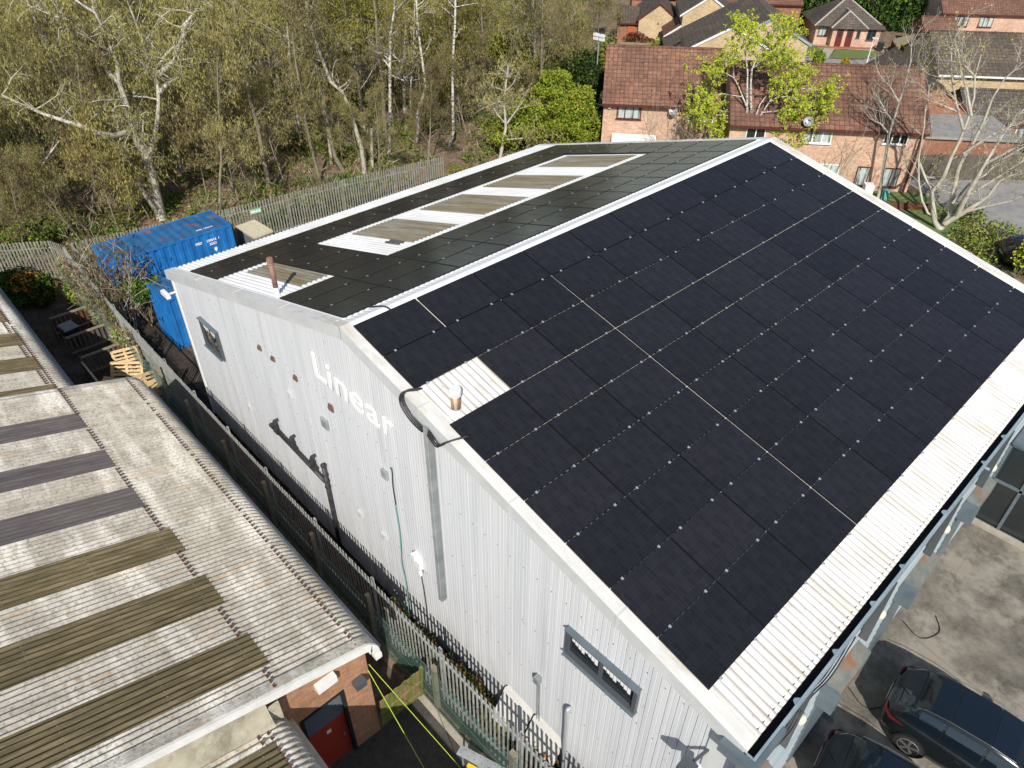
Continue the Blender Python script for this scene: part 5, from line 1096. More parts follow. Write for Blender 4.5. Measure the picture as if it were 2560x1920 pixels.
# ================================================================= HOUSES (placed on the terrace axes)
class HB_:
    """box builder in house axes: u along the terrace, n towards the camera side"""
    def __init__(s): s.b = MB()
    def box(s, u0, u1, n0, n1, z0, z1, m=0):
        s.b.box(u0, u1, -n1, -n0, z0, z1, m, T=lambda x, y, z: HP(x, -y, z))
    def quad(s, *p): s.b.poly([HP(*q) for q in p])
    def build(s, *a, **k): return s.b.build(*a, **k)
def slab(h, pts, t=.07):
    """sloping roof slab: pts 4 corners (u,n,z) counter-clockwise from above"""
    lo = [(a, b_, c-t) for a, b_, c in pts]; h.quad(*pts); h.quad(*lo[::-1])
    for i in range(len(pts)):
        j = (i+1) % len(pts); h.quad(lo[i], lo[j], pts[j], pts[i])
def hwin(parent, u0, u1, z0, z1, n, fm, lights=3, pane='glass', axis='n'):
    f = HB_(); w_ = .06
    def bx(h, a, c, d0, d1, e, g):
        if axis == 'n': h.box(a, c, n+d0, n+d1, e, g)
        else: h.box(n+d0, n+d1, a, c, e, g)
    bx(f, u0, u1, 0, .06, z0, z0+w_); bx(f, u0, u1, 0, .06, z1-w_, z1); bx(f, u0, u0+w_, 0, .06, z0+w_, z1-w_); bx(f, u1-w_, u1, 0, .06, z0+w_, z1-w_)
    for k in range(1, lights): c = u0+(u1-u0)*k/lights; bx(f, c-.035, c+.035, 0, .06, z0+w_, z1-w_)
    bx(f, u0-.05, u1+.05, 0, .12, z0-.05, z0-.002)
    o = f.build('window', fm, parent); p = HB_(); bx(p, u0+.03, u1-.03, .012, .02, z0+.03, z1-.03); p.build('pane', MT[pane], o); return o
def house(name, label, u0, u1, nf, nbk, ze, zr, brickm, tilem, ridge='u', ov=.3, trim='brown_frame', g=G):
    """ridge 'u': ridge parallel to the terrace; ridge 'n': gable faces the camera"""
    root = thing(name, label, 'house', (0, 0, 0)); w_ = HB_()
    if ridge == 'u':
        nm = (nf+nbk)/2
        w_.quad((u0, nf, g), (u1, nf, g), (u1, nf, ze), (u0, nf, ze)); w_.quad((u1, nbk, g), (u0, nbk, g), (u0, nbk, ze), (u1, nbk, ze))
        w_.quad((u0, nbk, g), (u0, nf, g), (u0, nf, ze), (u0, nm, zr-.08), (u0, nbk, ze)); w_.quad((u1, nf, g), (u1, nbk, g), (u1, nbk, ze), (u1, nm, zr-.08), (u1, nf, ze))
        w_.build('wall', brickm, root); r = HB_(); sl = (zr-ze)/(nf-nm); ze2 = ze-ov*sl+.05
        slab(r, [(u0-.12, nf+ov, ze2), (u1+.12, nf+ov, ze2), (u1+.12, nm, zr), (u0-.12, nm, zr)]); slab(r, [(u1+.12, nbk-ov, ze2), (u0-.12, nbk-ov, ze2), (u0-.12, nm-.01, zr), (u1+.12, nm-.01, zr)])
        ro = r.build('roof', tilem, root); q = HB_(); q.box(u0-.12, u1+.12, nm-.12, nm+.12, zr-.02, zr+.07); q.build('ridge_tiles', tilem, ro)
        q = HB_(); q.box(u0-.12, u1+.12, nf+ov, nf+ov+.1, ze2-.16, ze2-.03); q.box(u0-.1, u1+.1, nf+.001, nf+ov, ze2-.2, ze2-.12); q.build('gutter', MT[trim], root)
    else:
        um = (u0+u1)/2
        w_.quad((u0, nf, g), (u1, nf, g), (u1, nf, ze), (um, nf, zr-.08), (u0, nf, ze)); w_.quad((u1, nbk, g), (u0, nbk, g), (u0, nbk, ze), (um, nbk, zr-.08), (u1, nbk, ze))
        w_.quad((u1, nf, g), (u1, nbk, g), (u1, nbk, ze), (u1, nf, ze)); w_.quad((u0, nbk, g), (u0, nf, g), (u0, nf, ze), (u0, nbk, ze)); w_.build('wall', brickm, root)
        r = HB_(); sl = (zr-ze)/(um-u0); ze2 = ze-ov*sl+.05
        slab(r, [(u0-ov, nf+.12, ze2), (um, nf+.12, zr), (um, nbk-.12, zr), (u0-ov, nbk-.12, ze2)]); slab(r, [(um+.005, nf+.12, zr), (u1+ov, nf+.12, ze2), (u1+ov, nbk-.12, ze2), (um+.005, nbk-.12, zr)])
        r.build('roof', tilem, root)
        q = HB_(); 
        for a, c in (((u0-ov, ze2), (um, zr)), ((um, zr), (u1+ov, ze2))): q.quad((a[0], nf+.13, a[1]-.2), (c[0], nf+.13, c[1]-.2), (c[0], nf+.13, c[1]+.01), (a[0], nf+.13, a[1]+.01))
        q.build('bargeboard', MT[trim], root)
    return root
h1 = house('terraced_house', 'left brick house of the terrace with mottled red tiled roof', 5.6, 13.45, -37.2, -45.0, -5.76, -3.25, MT['brick_house'], MT['tile_red'])
hwin(h1, 6.5, 8.15, -6.95, -5.95, -37.2, MT['brown_frame'], 3, 'curtain_glass'); hwin(h1, 11.2, 12.95, -6.9, -5.95, -37.2, MT['white_frame'], 4); hwin(h1, 6.5, 9.1, -9.3, -8.35, -37.2, MT['white_frame'], 4)
q = HB_(); q.quad((6.3, -37.15, -7.95), (6.3, -36.2, -8.32), (9.3, -36.2, -8.32), (9.3, -37.15, -7.95)); q.quad((6.3, -36.2, -8.32), (6.3, -36.2, -8.42), (9.3, -36.2, -8.42), (9.3, -36.2, -8.32)); q.build('awning', MT['white_plastic'], h1)
q = HB_(); q.box(5.9, 6.1, -37.19, -37.05, -6.3, -6.02); q.build('alarm_box', MT['cream_lamp'], h1)
h2 = house('terraced_house', 'right brick house of the terrace, stepped forward, brown red roof behind the bare trees', 13.6, 25.4, -33.9, -41.8, -5.76, -3.2, MT['brick_house'], MT['tile_red2'])
hwin(h2, 18.1, 19.85, -6.9, -5.9, -33.9, MT['white_frame'], 3, 'curtain_glass'); hwin(h2, 22.95, 24.4, -6.75, -5.9, -33.9, MT['white_frame'], 3); hwin(h2, 19.6, 20.85, -8.95, -8.2, -33.9, MT['white_frame'], 2, 'curtain_glass'); hwin(h2, 21.95, 22.75, -9.5, -8.25, -33.9, MT['brown_frame'], 1, 'curtain_glass'); hwin(h2, 23.6, 24.6, -9.5, -8.25, -33.9, MT['brown_frame'], 2, 'curtain_glass'); hwin(h2, 14.6, 15.8, -6.9, -5.95, -33.9, MT['white_frame'], 2)
q = HB_(); q.box(25.1, 25.2, -33.9, -33.78, G, -5.9); q.build('downpipe', MT['brown_frame'], h2)
def dish(u, n, z, label):
    c = Vector(HP(u, n+.45, z)); rt = thing('satellite_dish', label, 'satellite dish', (0, 0, 0)); d = Vector((.35, -.8, .45)).normalized(); b = MB(); R0 = .30
    a = d.cross(Vector((0, 0, 1))).normalized(); e = a.cross(d); rows = []
    for k in range(5): r = R0*k/4; rows.append([c-d*(.10*(1-(k/4)**2))+(a*math.cos(t)+e*math.sin(t))*max(r, .005) for t in [2*math.pi*j/14 for j in range(14)]])
    b.grid(rows, close=True); b.build('dish', MT['galv'], rt, smooth=True); b = MB(); b.bar(c-d*.1, Vector(HP(u, n, z-.25)), .04, .04); b.bar(c-e*.25, c+d*.35, .02, .02); b.box(c.x+d.x*.35-.04, c.x+d.x*.35+.04, c.y+d.y*.35-.04, c.y+d.y*.35+.04, c.z+d.z*.35-.04, c.z+d.z*.35+.04); b.build('bracket', MT['dark_frame'], rt)
dish(10.2, -37.2, -6.15, 'grey satellite dish under the gutter of the left brick house'); dish(18.1, -33.9, -5.45, 'grey satellite dish at the gutter of the right brick house')
yA = house('yellow_brick_house', 'buff brick gabled house with brown tiled roof behind the left terrace roof', 12.9, 20.2, -57.9, -66.0, -7, -5.05, MT['brick_yellow'], MT['tile_brown'], 'n', trim='white_frame', g=-12.6)
yB = house('yellow_brick_house', 'larger buff brick gabled house behind the garden birch', 16.6, 24.0, -61.3, -73.5, -7, -5.0, MT['brick_yellow'], MT['tile_brown'], 'n', trim='gutter', g=-12.6)
yC = house('yellow_brick_house', 'buff brick house with brown roof, farthest back beside the small gable', 13.6, 19.0, -75.0, -86.0, -7.4, -5.6, MT['brick_yellow'], MT['tile_brown'], 'n', trim='white_frame', g=-12.6)
yL = house('garage_block', 'low buff brick lean to with brown tiled roof in front of the back house', 11.9, 15.2, -68.3, -74.0, -9.6, -8.7, MT['brick_yellow'], MT['tile_brown'], 'n', trim='white_frame', g=-12.6)
q = HB_(); q.box(14.0, 14.6, -71.0, -69.5, -8.95, -8.9); q.build('rooflight', MT['galv'], yL)
yL2 = house('garage_block', 'second low buff lean to beside the small gabled house', 12.1, 15.0, -75.2, -79.8, -9.6, -8.6, MT['brick_yellow'], MT['tile_red2'], 'n', trim='white_frame', g=-12.6)
yE = house('small_gabled_house', 'small buff brick gabled house beside the wood with dark red shrub', 9.2, 13.7, -81, -89, -9.2, -7.5, MT['brick_yellow'], MT['tile_brown'], 'n', trim='brown_frame', g=-12.7)
q = HB_(); q.quad((11.35, -80.98, -9.8), (11.55, -80.98, -9.8), (11.45, -80.98, -9.45)); q.build('vent', MT['maroon'], yE)
yW = house('brick_wing', 'low brick wing with brown roof and orange door left of the small gable', 6.8, 9.15, -81.6, -87.5, -9.7, -8.6, MT['brick_red'], MT['tile_brown'], 'u', g=-12.7)
q = HB_(); q.box(8.0, 8.8, -81.6, -81.5, -11.6, -9.9); q.build('door', mott('orange_door', [(.3, (.35, .09, .03)), (.7, (.45, .14, .05))], 3), yW)
yF = house('red_roofed_house', 'house with dark red tiled roof at the top edge behind the small gable', 8.5, 15.5, -92, -100, -8.6, -6.2, MT['brick_red'], MT['tile_red2'], 'u', g=-12.7)
yG = house('red_roofed_house', 'long dark red roofed house at the top edge behind the larger buff house', 19.5, 29.0, -88.5, -98, -8.4, -6.0, MT['brick_red'], MT['tile_red2'], 'u', g=-12.7)
# bungalow with hipped roof
bg_ = thing('bungalow', 'brick bungalow with grey hipped tiled roof and maroon doors at the top right', 'bungalow', (0, 0, 0)); gb = -12.5
w_ = HB_(); B0, B1, BF, BK, BE = 30.8, 38.0, -85.2, -93.2, -10.3
w_.quad((B0, BF-1.2, gb), (32.5, BF-1.2, gb), (32.5, BF-1.2, BE), (B0, BF-1.2, BE)); w_.quad((32.5, BF-1.2, gb), (32.5, BF, gb), (32.5, BF, BE), (32.5, BF-1.2, BE)); w_.quad((32.5, BF, gb), (B1, BF, gb), (B1, BF, BE), (32.5, BF, BE)); w_.quad((B1, BF, gb), (B1, BK, gb), (B1, BK, BE), (B1, BF, BE)); w_.quad((B1, BK, gb), (B0, BK, gb), (B0, BK, BE), (B1, BK, BE)); w_.quad((B0, BK, gb), (B0, BF-1.2, gb), (B0, BF-1.2, BE), (B0, BK, BE)); w_.build('wall', MT['brick_house'], bg_)
r = HB_(); e = .45; a0, a1, f0, k0 = B0-e, B1+e, BF+e-1.0, BK-e; zE = BE-.02; zT = -7.7; um = (a0+a1)/2; nm = (f0+k0)/2
r.quad((a0, f0, zE), (a1, f0, zE), (um, nm+.3, zT)); r.quad((a1, f0, zE), (a1, k0, zE), (um, nm-.3, zT), (um, nm+.3, zT)); r.quad((a1, k0, zE), (a0, k0, zE), (um, nm-.3, zT)); r.quad((a0, k0, zE), (a0, f0, zE), (um, nm+.3, zT), (um, nm-.3, zT))
p0, p1, pf = 32.1, 36.4, BF+e; pm = (p0+p1)/2; pzT = -8.75
r.quad((p0, pf, zE-.02), (p1, pf, zE-.02), (pm, pf-1.7, pzT)); r.quad((p0, pf-3.6, zE-.02), (p0, pf, zE-.02), (pm, pf-1.7, pzT), (pm, pf-4, pzT)); r.quad((p1, pf, zE-.02), (p1, pf-3.6, zE-.02), (pm, pf-4, pzT), (pm, pf-1.7, pzT)); r.quad((p1-.3, pf-.05, zE-.03), (a1, pf-.05, zE-.03), (a1-.2, pf-1.4, zE+.35), (p1-.3, pf-1.4, zE+.35))
ro = r.build('roof', MT['tile_grey'], bg_)
q = MB()
for a, c in (((a0, f0, zE), (um, nm+.3, zT)), ((a1, f0, zE), (um, nm+.3, zT)), ((a1, k0, zE), (um, nm-.3, zT)), ((p0, pf, zE), (pm, pf-1.7, pzT)), ((p1, pf, zE), (pm, pf-1.7, pzT)), ((pm, pf-1.7, pzT), (pm, pf-4, pzT))): q.tube([Vector(HP(*a))+Vector((0, 0, .02)), Vector(HP(*c))+Vector((0, 0, .02))], .1, 6)
q.build('hip_tiles', MT['concrete'], ro)
q = HB_(); q.box(um-.15, um+.15, nm-.1, nm+.2, zT-.1, zT+.4); q.build('vent', MT['dark_frame'], ro)
for u0, u1 in ((33.0, 33.75), (34.15, 34.9)):
    q = HB_(); q.box(u0, u1, BF+.002, BF+.05, gb+.1, gb+2.0); dd = q.build('door', MT['maroon'], bg_); q = HB_(); q.box(u0+.2, u1-.2, BF+.051, BF+.06, gb+1.2, gb+1.8); q.build('door_pane', MT['glass'], dd)
hwin(bg_, 31.1, 32.1, gb+1.0, gb+2.0, BF-1.19, MT['dark_frame'], 2, 'curtain_glass'); hwin(bg_, 35.3, 35.7, gb+1.1, gb+1.9, BF+.001, MT['dark_frame'], 1); hwin(bg_, 36.5, 37.5, gb+.9, gb+2.0, BF+.001, MT['dark_frame'], 2)
q = HB_(); q.box(B0+.1, 39.0, BF+.05, BF+.8, gb, gb+.12); q.build('brick_path', MT['brick_red'], bg_)
bn2 = thing('wheelie_bin', 'black wheelie bin at the right corner of the bungalow', 'bin', HP(38.0, -84.0, gb)); b = MB(); b.box(-.28, .28, -.3, .3, 0, .95); b.build('bin_body', MT['black_pipe'], bn2); b = MB(); b.box(-.31, .31, -.34, .34, .95, 1.02); b.build('bin_lid', MT['dark_frame'], bn2)
# lamp posts, hedges, fences around the bungalow
lp = thing('street_lamp', 'grey street lamp standing on the road by the bungalow lawn', 'street lamp', HP(34.3, -75.7, gb)); b = MB(); b.tube([(0, 0, 0), (0, 0, 3.1)], [.07, .045], 8); b.build('post', MT['white_plastic'], lp); b = MB(); b.box(-.12, .5, -.08, .08, 3.08, 3.2); b.build('lamp_head', MT['white_plastic'], lp)
HDG = [MT['darkgreen'], MT['midgreen'], MT['darkgreen']]
clumpargs = [(*HP(u, -95.5+.6*math.sin(u)), gb+1.6, 1.6, 1.6, 2.4) for u in [27.5+1.5*i for i in range(17)]]
hd = thing('conifer_hedge', 'tall dark evergreen hedge behind the bungalow', 'hedge', (0, 0, 0))
clump('foliage', None, None, [(x, y, gb+2.0, rx, ry, 3.0) for x, y, _, z, rx, ry, rz in [(a[0], a[1], 0, a[3], a[4], a[5], a[6]) for a in [(p[0], p[1], p[2], p[3], p[4], p[5], p[6]) if len(p) > 6 else (p[0], p[1], p[2], 0, 1.7, 1.7, 2.5) for p in clumpargs]]], HDG, 26000, .24, 63, parent=hd)
b = MB(); b.box(27, 51, 95.2, 95.8, gb, gb+2.4, T=lambda x, y, z: HP(x, -y, z)); b.build('inner_mass', MT['darkgreen'], hd, uv=False)
gh = thing('clipped_hedge', 'clipped box shaped hedge with yellow top beside the road', 'hedge', (0, 0, 0))
rnd = random.Random(8); m = MB()
for i in range(9000):
    f = rnd.random(); u = rnd.uniform(39.3, 42.9); n = rnd.uniform(-80.9, -79.4); z = rnd.uniform(gb, gb+1.5)
    if f < .35: z = gb+1.5+rnd.uniform(-.05, .06)
    elif f < .8: n = -79.4+rnd.uniform(-.08, .06)
    else: u = 39.3+rnd.uniform(-.06, .06)
    p = Vector(HP(u, n, z)); t_ = Vector((rnd.gauss(0, 1), rnd.gauss(0, 1), rnd.gauss(0, 1))).normalized(); u_ = t_.cross(Vector((rnd.gauss(0, 1), rnd.gauss(0, 1), 1))).normalized(); s = .11
    m.quad(p-t_*s, p+u_*s*.7, p+t_*s, p-u_*s*.7, 1 if (z > gb+1.35) else (0 if rnd.random() < .7 else 1))
m.build('foliage', [MT['midgreen'], MT['yellowgreen']], gh, uv=False)
b = MB(); b.box(39.4, 42.8, 79.5, 80.8, gb, gb+1.4, T=lambda x, y, z: HP(x, -y, z)); b.build('inner_mass', MT['darkgreen'], gh, uv=False)
for u, n, r, h, mm, lb in ((29.2, -76.2, .65, 1.5, [MT['midgreen'], MT['yellowgreen'], MT['midgreen']], 'rounded green clipped bush beside the buff gable'), (32.1, -75.9, .42, .9, [MT['yellowgreen'], MT['orangeleaf'], MT['lime']], 'small round yellow bush at the road edge')):
    x, y, _ = HP(u, n); bb = thing('round_bush', lb, 'bush', (0, 0, 0)); clump('foliage', None, None, [(x, y, gb+h*.5, r, r, h*.55)], mm, 2200, .13, int(u), parent=bb); stems('stem', (x, y, gb), h*.5, 3, .04, MT['bark'], bb, 3)
bush('red_maple', 'dark red leaved shrub in front of the small gabled house', 'shrub', HP(9.3, -79.8, -12.5), [(0, 0, 1.0, 1.1, 1.1, .9), (-.9, -.6, 1.1, .9, .9, .8), (.8, .8, .8, .8, .8, .7)], [MT['redleaf'], MT['redleaf'], MT['deadleaf']], 3200, .15, 64)
bush('garden_shrub', 'green shrub right of the dark red shrub', 'shrub', HP(11.5, -77.5, -12.4), [(0, 0, .9, .7, .7, .9), (-1.6, .6, .5, .8, .8, .5), (-3.4, 1.0, .7, .9, .9, .7)], [MT['midgreen'], MT['catkin']], 2600, .15, 65)
def plankfence(u0, n0, u1, n1, h, m, label, name='timber_fence', g=None):
    x0, y0, _ = HP(u0, n0); x1, y1, _ = HP(u1, n1); z0 = g if g is not None else gz(x0, y0); z1 = g if g is not None else gz(x1, y1)
    rt = thing(name, label, 'fence', (0, 0, 0)); L = math.hypot(x1-x0, y1-y0); n = max(1, round(L/1.85)); d = Vector((x1-x0, y1-y0, 0)).normalized()
    for k in range(n):
        b = MB(); A = Vector((x0, y0, z0)).lerp(Vector((x1, y1, z1)), k/n); B = Vector((x0, y0, z0)).lerp(Vector((x1, y1, z1)), (k+1)/n); q = 13
        for i in range(q):
            p = A.lerp(B, (i+.5)/q)+Vector((d.y, -d.x, 0))*.012*(i % 2); b.bar(p, p+Vector((0, 0, h)), 1.85/q*.96, .02, up=tuple(Vector((d.y, -d.x, 0))))
        b.build('fence_panel', m, rt); b = MB(); b.bar(A, A+Vector((0, 0, h+.1)), .1, .1); b.build('post', m, rt)
plankfence(25.9, -35.9, 36.5, -37.4, 1.75, MT['timber_grey'], 'dark grey close boarded fence beyond the bare garden tree')
plankfence(39.0, -83.4, 38.2, -76.6, 1.3, MT['timber_dark'], 'reddish fence running down beside the clipped hedge'); plankfence(39.2, -83.6, 46.0, -90.0, 1.5, MT['timber'], 'weathered fence panels right of the bungalow')
plankfence(7.2, -78.9, 15.0, -78.2, 1.2, MT['timber'], 'pale garden fence below the dark red shrub')
# garages and houses at the right edge
gA_ = thing('flat_roofed_garage', 'flat grey felt roofed garage behind the dark boarded fence', 'garage', (0, 0, 0)); q = HB_(); q.box(25.9, 33.0, -42.6, -38.0, G, -7.6); q.build('wall', MT['brick_red'], gA_); q = HB_(); q.box(25.7, 33.2, -42.8, -37.8, -7.6, -7.42); q.build('roof', MT['road'], gA_)
gC = house('buff_house', 'buff brick house with brown roof behind the bare tree at the right edge', 33.0, 47.0, -53.5, -62.5, -7.2, -5.0, MT['brick_yellow'], MT['tile_brown'], 'u', trim='white_frame', g=-11)
gD = house('brown_roofed_house', 'brown roofed brick house between the terrace end and the buff house', 26.5, 31.5, -42.9, -53.5, -7.2, -5.4, MT['brick_red'], MT['tile_brown'], 'n', g=-11)
gE = house('brown_roofed_house', 'lower brown roofed extension in front of the buff house', 32.4, 42.0, -44.5, -50.0, -8.2, -6.8, MT['brick_red'], MT['tile_grey'], 'u', g=-10.5)
hwin(gE, 36.0, 38.4, -9.6, -8.5, -44.5, MT['white_frame'], 3, 'curtain_glass')
gF = house('red_roofed_house', 'brick house with red tiled roof at the top right corner', 45.6, 56.0, -88.5, -97.0, -8.8, -6.0, MT['brick_house'], MT['tile_red2'], 'u', g=-12.5)
hwin(gF, 47.4, 48.8, -10.4, -9.3, -88.49, MT['brown_frame'], 2, 'curtain_glass'); hwin(gF, 50.0, 51.6, -10.4, -9.3, -88.49, MT['brown_frame'], 3, 'curtain_glass')
gH = house('red_roofed_house', 'low red brown roofed extension left of the top right corner house', 42.9, 46.5, -84.6, -90.0, -10.4, -9.2, MT['brick_red'], MT['tile_red2'], 'u', g=-12.5)
# floodlight mast by the wood, junk in garden
ms = thing('floodlight_mast', 'thin mast with four white lamps beside the wood', 'mast', HP(4.9, -45.0, G)); b = MB(); b.tube([(0, 0, 0), (0, 0, 6.2)], [.06, .035], 8); b.build('pole', MT['galv'], ms)
for a, c in ((-.28, 6.35), (.28, 6.35), (-.28, 6.1), (.28, 6.1)): b = MB(); b.box(a-.2, a+.2, -.12, .12, c-.09, c+.09); b.build('lamp', MT['white_plastic'], ms)
for k, (u, n, s, mm, lb) in enumerate(((22.6, -32.9, .55, 'white_plastic', 'white garden appliance standing below the right brick wall'), (23.6, -32.6, .4, 'teal', 'green and white bags heaped in the garden'))):
    x, y, _ = HP(u, n); b = MB(); b.box(-s/2, s/2, -s/2, s/2, 0, s*1.5); b.box(-s*.4, s*.4, -s*.55, -s*.5, s*.2, s*1.3); o = tag(b.build('garden_junk', MT[mm]), lb, 'garden item'); o.location = (x, y, G); o.rotation_euler = (0, 0, .7)
plankfence(22.8, -31.0, 26.2, -31.2, .45, MT['timber_dark'], 'low reddish timber edging in the garden of the right brick house', 'garden_edging')
# ================================================================= CARS
def car(label, loc, rz, L, W, H, paint, hatch=False):
    """car pointing +x, rear at x=0"""
    rt = thing('parked_car', label, 'car', loc, rz)
    # lower body: sections along x with (x, halfwidth, z of sill, z of belt)
    S = [(0.0, .30, .42, .70), (.04, .68, .34, .90), (.14, .83, .28, 1.0), (.45, .95, .24, 1.05), (1.0, 1.0, .2, 1.06), (2.0, 1.0, .2, 1.03), (3.0, 1.0, .2, 1.0), (3.5, .98, .2, .97), (4.1, .94, .22, .90), (4.55, .80, .28, .78), (4.7, .55, .35, .66)]
    b = MB(); kx = L/4.7; kw = W/2; kz = H/1.65; rows = []
    for x, hw, zs, zb in S:
        x *= kx; hw *= kw; zs *= kz; zb *= kz; row = []
        for f, g_ in ((.55, 0), (.93, .03), (1.0, .25), (1.0, .55), (.985, .8), (.93, .96), (.75, 1.04), (.35, 1.08), (0, 1.09)): row.append((x, hw*f, zs+(zb-zs)*g_))
        rows.append([(a, -c, d) for a, c, d in row] + [(a, c, d) for a, c, d in row[-2::-1]])
    b.grid(rows); b.poly(rows[0][::-1]); b.poly(rows[-1]); bo = b.build('body', paint, rt, smooth=True)
    # cabin
    C_ = [(.12, .70, 1.02, 1.03), (.42, .76, 1.04, 1.40), (.72, .78, 1.05, 1.58), (1.3, .80, 1.05, 1.65), (2.2, .80, 1.04, 1.66), (2.8, .78, 1.02, 1.58), (3.25, .74, 1.0, 1.33), (3.75, .66, .96, .985)]
    rows = []; c = MB()
    for x, hw, z0, z1 in C_:
        x *= kx; z0 *= kz; z1 *= kz; wb_ = hw*kw*1.16; wt = hw*kw*(.98 - .13*(z1-z0)/(.6*kz)); row = [(x, wb_, z0-.05), (x, wb_*.5+wt*.5+.02, z0+(z1-z0)*.5), (x, wt+.01, z0+(z1-z0)*.86), (x, wt*.9, z0+(z1-z0)*.97), (x, wt*.5, z1), (x, 0, z1+.005)]
        rows.append([(a, -q, d) for a, q, d in row] + [(a, q, d) for a, q, d in row[-2::-1]])
    c.grid(rows); c.build('cabin', paint, rt, smooth=True)
    # glass patches a few mm proud of the cabin
    def off(p, k=.006): return (p[0], p[1]+(k if p[1] > 0 else -k), p[2]+k)
    nn = len(rows[0]); g_ = MB()
    for side in (0, 1):
        i0, i1 = (0, 2) if side == 0 else (nn-3, nn-1)
        q = MB()
        for i in range(1, 6):
            ra, rb = rows[i], rows[i+1]
            lo = (0, 1, 2) if side == 0 else (nn-1, nn-2, nn-3)
            A = [Vector(off(ra[j], .008)) for j in lo]; B = [Vector(off(rb[j], .008)) for j in lo]
            t0, t1 = .04, .96
            A2 = [A[0].lerp(A[1], .35), A[1], A[1].lerp(A[2], .9)]; B2 = [B[0].lerp(B[1], .35), B[1], B[1].lerp(B[2], .9)]
            P = [A2[k].lerp(B2[k], t0) for k in range(3)]; Q = [A2[k].lerp(B2[k], t1) for k in range(3)]
            q.grid([P, Q] if side == 0 else [Q, P])
        q.build('side_glass', MT['carglass'], rt)
    q = MB(); R0, R1, R2 = rows[0], rows[1], rows[2]; idx = range(2, nn-2)
    q.grid([[Vector(R0[j]).lerp(Vector(R1[j]), .25)+Vector((-.012, 0, .008)) for j in idx], [Vector(R1[j])+Vector((-.012, 0, .008)) for j in idx], [Vector(R1[j]).lerp(Vector(R2[j]), .5)+Vector((-.01, 0, .01)) for j in idx]]); q.build('rear_window', MT['carglass'], rt)
    q = MB(); Ra, Rb = rows[5], rows[7]; Rm = rows[6]
    q.grid([[Vector(Ra[j]).lerp(Vector(Rm[j]), .25)+Vector((.01, 0, .01)) for j in idx], [Vector(Rm[j])+Vector((.012, 0, .008)) for j in idx], [Vector(Rm[j]).lerp(Vector(Rb[j]), .9)+Vector((.01, 0, .008)) for j in idx]]); q.build('windscreen', MT['carglass'], rt)
    q = MB(); idr = range(3, nn-3)
    for a, c_, t0, t1 in ((2, 3, .3, 1), (3, 4, .06, .98), (4, 5, .03, .9)):
        q.grid([[Vector(rows[a][j]).lerp(Vector(rows[c_][j]), t0)+Vector((0, 0, .009)) for j in idr], [Vector(rows[a][j]).lerp(Vector(rows[c_][j]), t1)+Vector((0, 0, .009)) for j in idr]])
    q.build('glass_roof', MT['carglass'], rt)
    for sy in (-1, 1):
        q = MB(); q.tube([(.75*kx, sy*.68*kw, 1.585*kz), (1.3*kx, sy*.69*kw, 1.68*kz), (2.2*kx, sy*.69*kw, 1.69*kz), (2.75*kx, sy*.66*kw, 1.60*kz)], .009, 6); q.build('roof_rail', MT['dark_frame'], rt)
        q = MB(); q.tube([(.03*kx, sy*.50*kw, .93*kz), (.06*kx, sy*.76*kw, .93*kz), (.22*kx, sy*.93*kw, .92*kz), (.55*kx, sy*.985*kw, .93*kz)], [.02, .045, .045, .01], 6); q.build('tail_light', MT['taillight'], rt)
        q = MB(); q.box(2.95*kx, 3.1*kx, sy*1.0*kw if sy > 0 else sy*1.0*kw-.18, (sy*1.0*kw+.18) if sy > 0 else sy*1.0*kw, 1.02*kz, 1.16*kz); q.build('door_mirror', paint, rt)
        for x in (.86*kx, 3.72*kx):
            rw = .355; yy = sy*(kw*.985-.02)
            q = MB(); q.tube([(x, yy-sy*.12, rw), (x, yy+sy*.04, rw)], rw*1.12, 24); q.build('wheel_arch', MT['black'], rt)
            q = MB(); q.tube([(x, yy-sy*.2, rw), (x, yy-sy*.03, rw), (x, yy+sy*.045, rw), (x, yy+sy*.055, rw)], [rw, rw, rw*.97, rw*.74], 28); wh = q.build('wheel', MT['tyre'], rt, smooth=False)
            q = MB(); q.tube([(x, yy+sy*.05, rw), (x, yy+sy*.058, rw)], rw*.73, 24); q.build('rim_back', MT['black'], wh)
            q = MB()
            for k in range(5):
                a = 2*math.pi*k/5+.3
                for da in (-.09, .09): q.bar((x, yy+sy*.068, rw), (x+math.cos(a+da)*rw*.7, yy+sy*.066, rw+math.sin(a+da)*rw*.7), .035, .012, up=(0, sy, 0))
            P = [(x+math.cos(t_)*rw*.71, yy+sy*.062, rw+math.sin(t_)*rw*.71) for t_ in [2*math.pi*j/28 for j in range(29)]]; q.tube(P, .014, 5); q.build('rim', MT['alloy'], wh)
    q = MB(); q.box(-.012, .0, -.26, .26, .62*kz, .74*kz); q.build('number_plate', MT['cream_lamp'], rt)
    q = MB(); q.bar((.10*kx, .05, 1.10*kz), (.33*kx, -.3, 1.36*kz), .02, .015); q.build('wiper', MT['black'], rt)
    q = MB()
    for sy in (-1, 1):
        for x in (1.45, 2.45, 3.25): q.bar((x*kx, sy*(kw+.001), .30*kz), (x*kx, sy*(kw*.985), .98*kz), .008, .006)
        for x in (1.75, 2.75): q.box(x*kx, x*kx+.16, sy*(kw+.012)-.01, sy*(kw+.012)+.01, .84*kz, .87*kz)
    q.build('door_gap', MT['black'], rt)
    q = MB(); q.bar((.75*kx, 0, 1.62*kz), (.66*kx, 0, 1.74*kz), .015, .03); q.build('aerial', paint, rt)
    return rt
car('large black estate car with glass roof and alloy wheels beside the blue grey wall', (12.13, 7.42, G), math.radians(6), 4.75, 1.9, 1.66, MT['carpaint'])
car('small dark hatchback at the bottom edge, nearer the building corner', (11.68, 4.5, G), math.radians(9), 4.1, 1.74, 1.55, MT['carpaint2'])
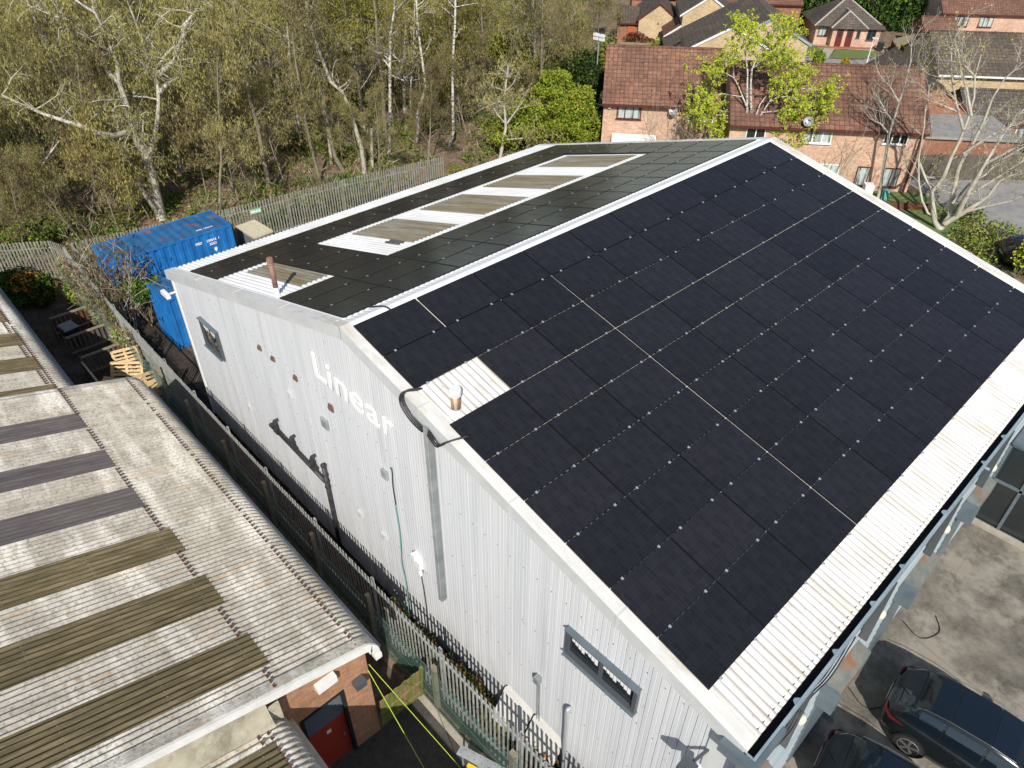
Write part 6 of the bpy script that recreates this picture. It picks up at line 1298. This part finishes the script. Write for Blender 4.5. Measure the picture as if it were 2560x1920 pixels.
car('dark car parked beyond the far verge at the right edge', (5.1, 36.6, G), math.radians(35), 4.3, 1.75, 1.45, MT['carpaint'])
car('dark blue car beside the buff house behind the bare tree', HP(36.0, -42.5, G)[:3], math.radians(40), 4.3, 1.75, 1.45, MT['carpaint2'])
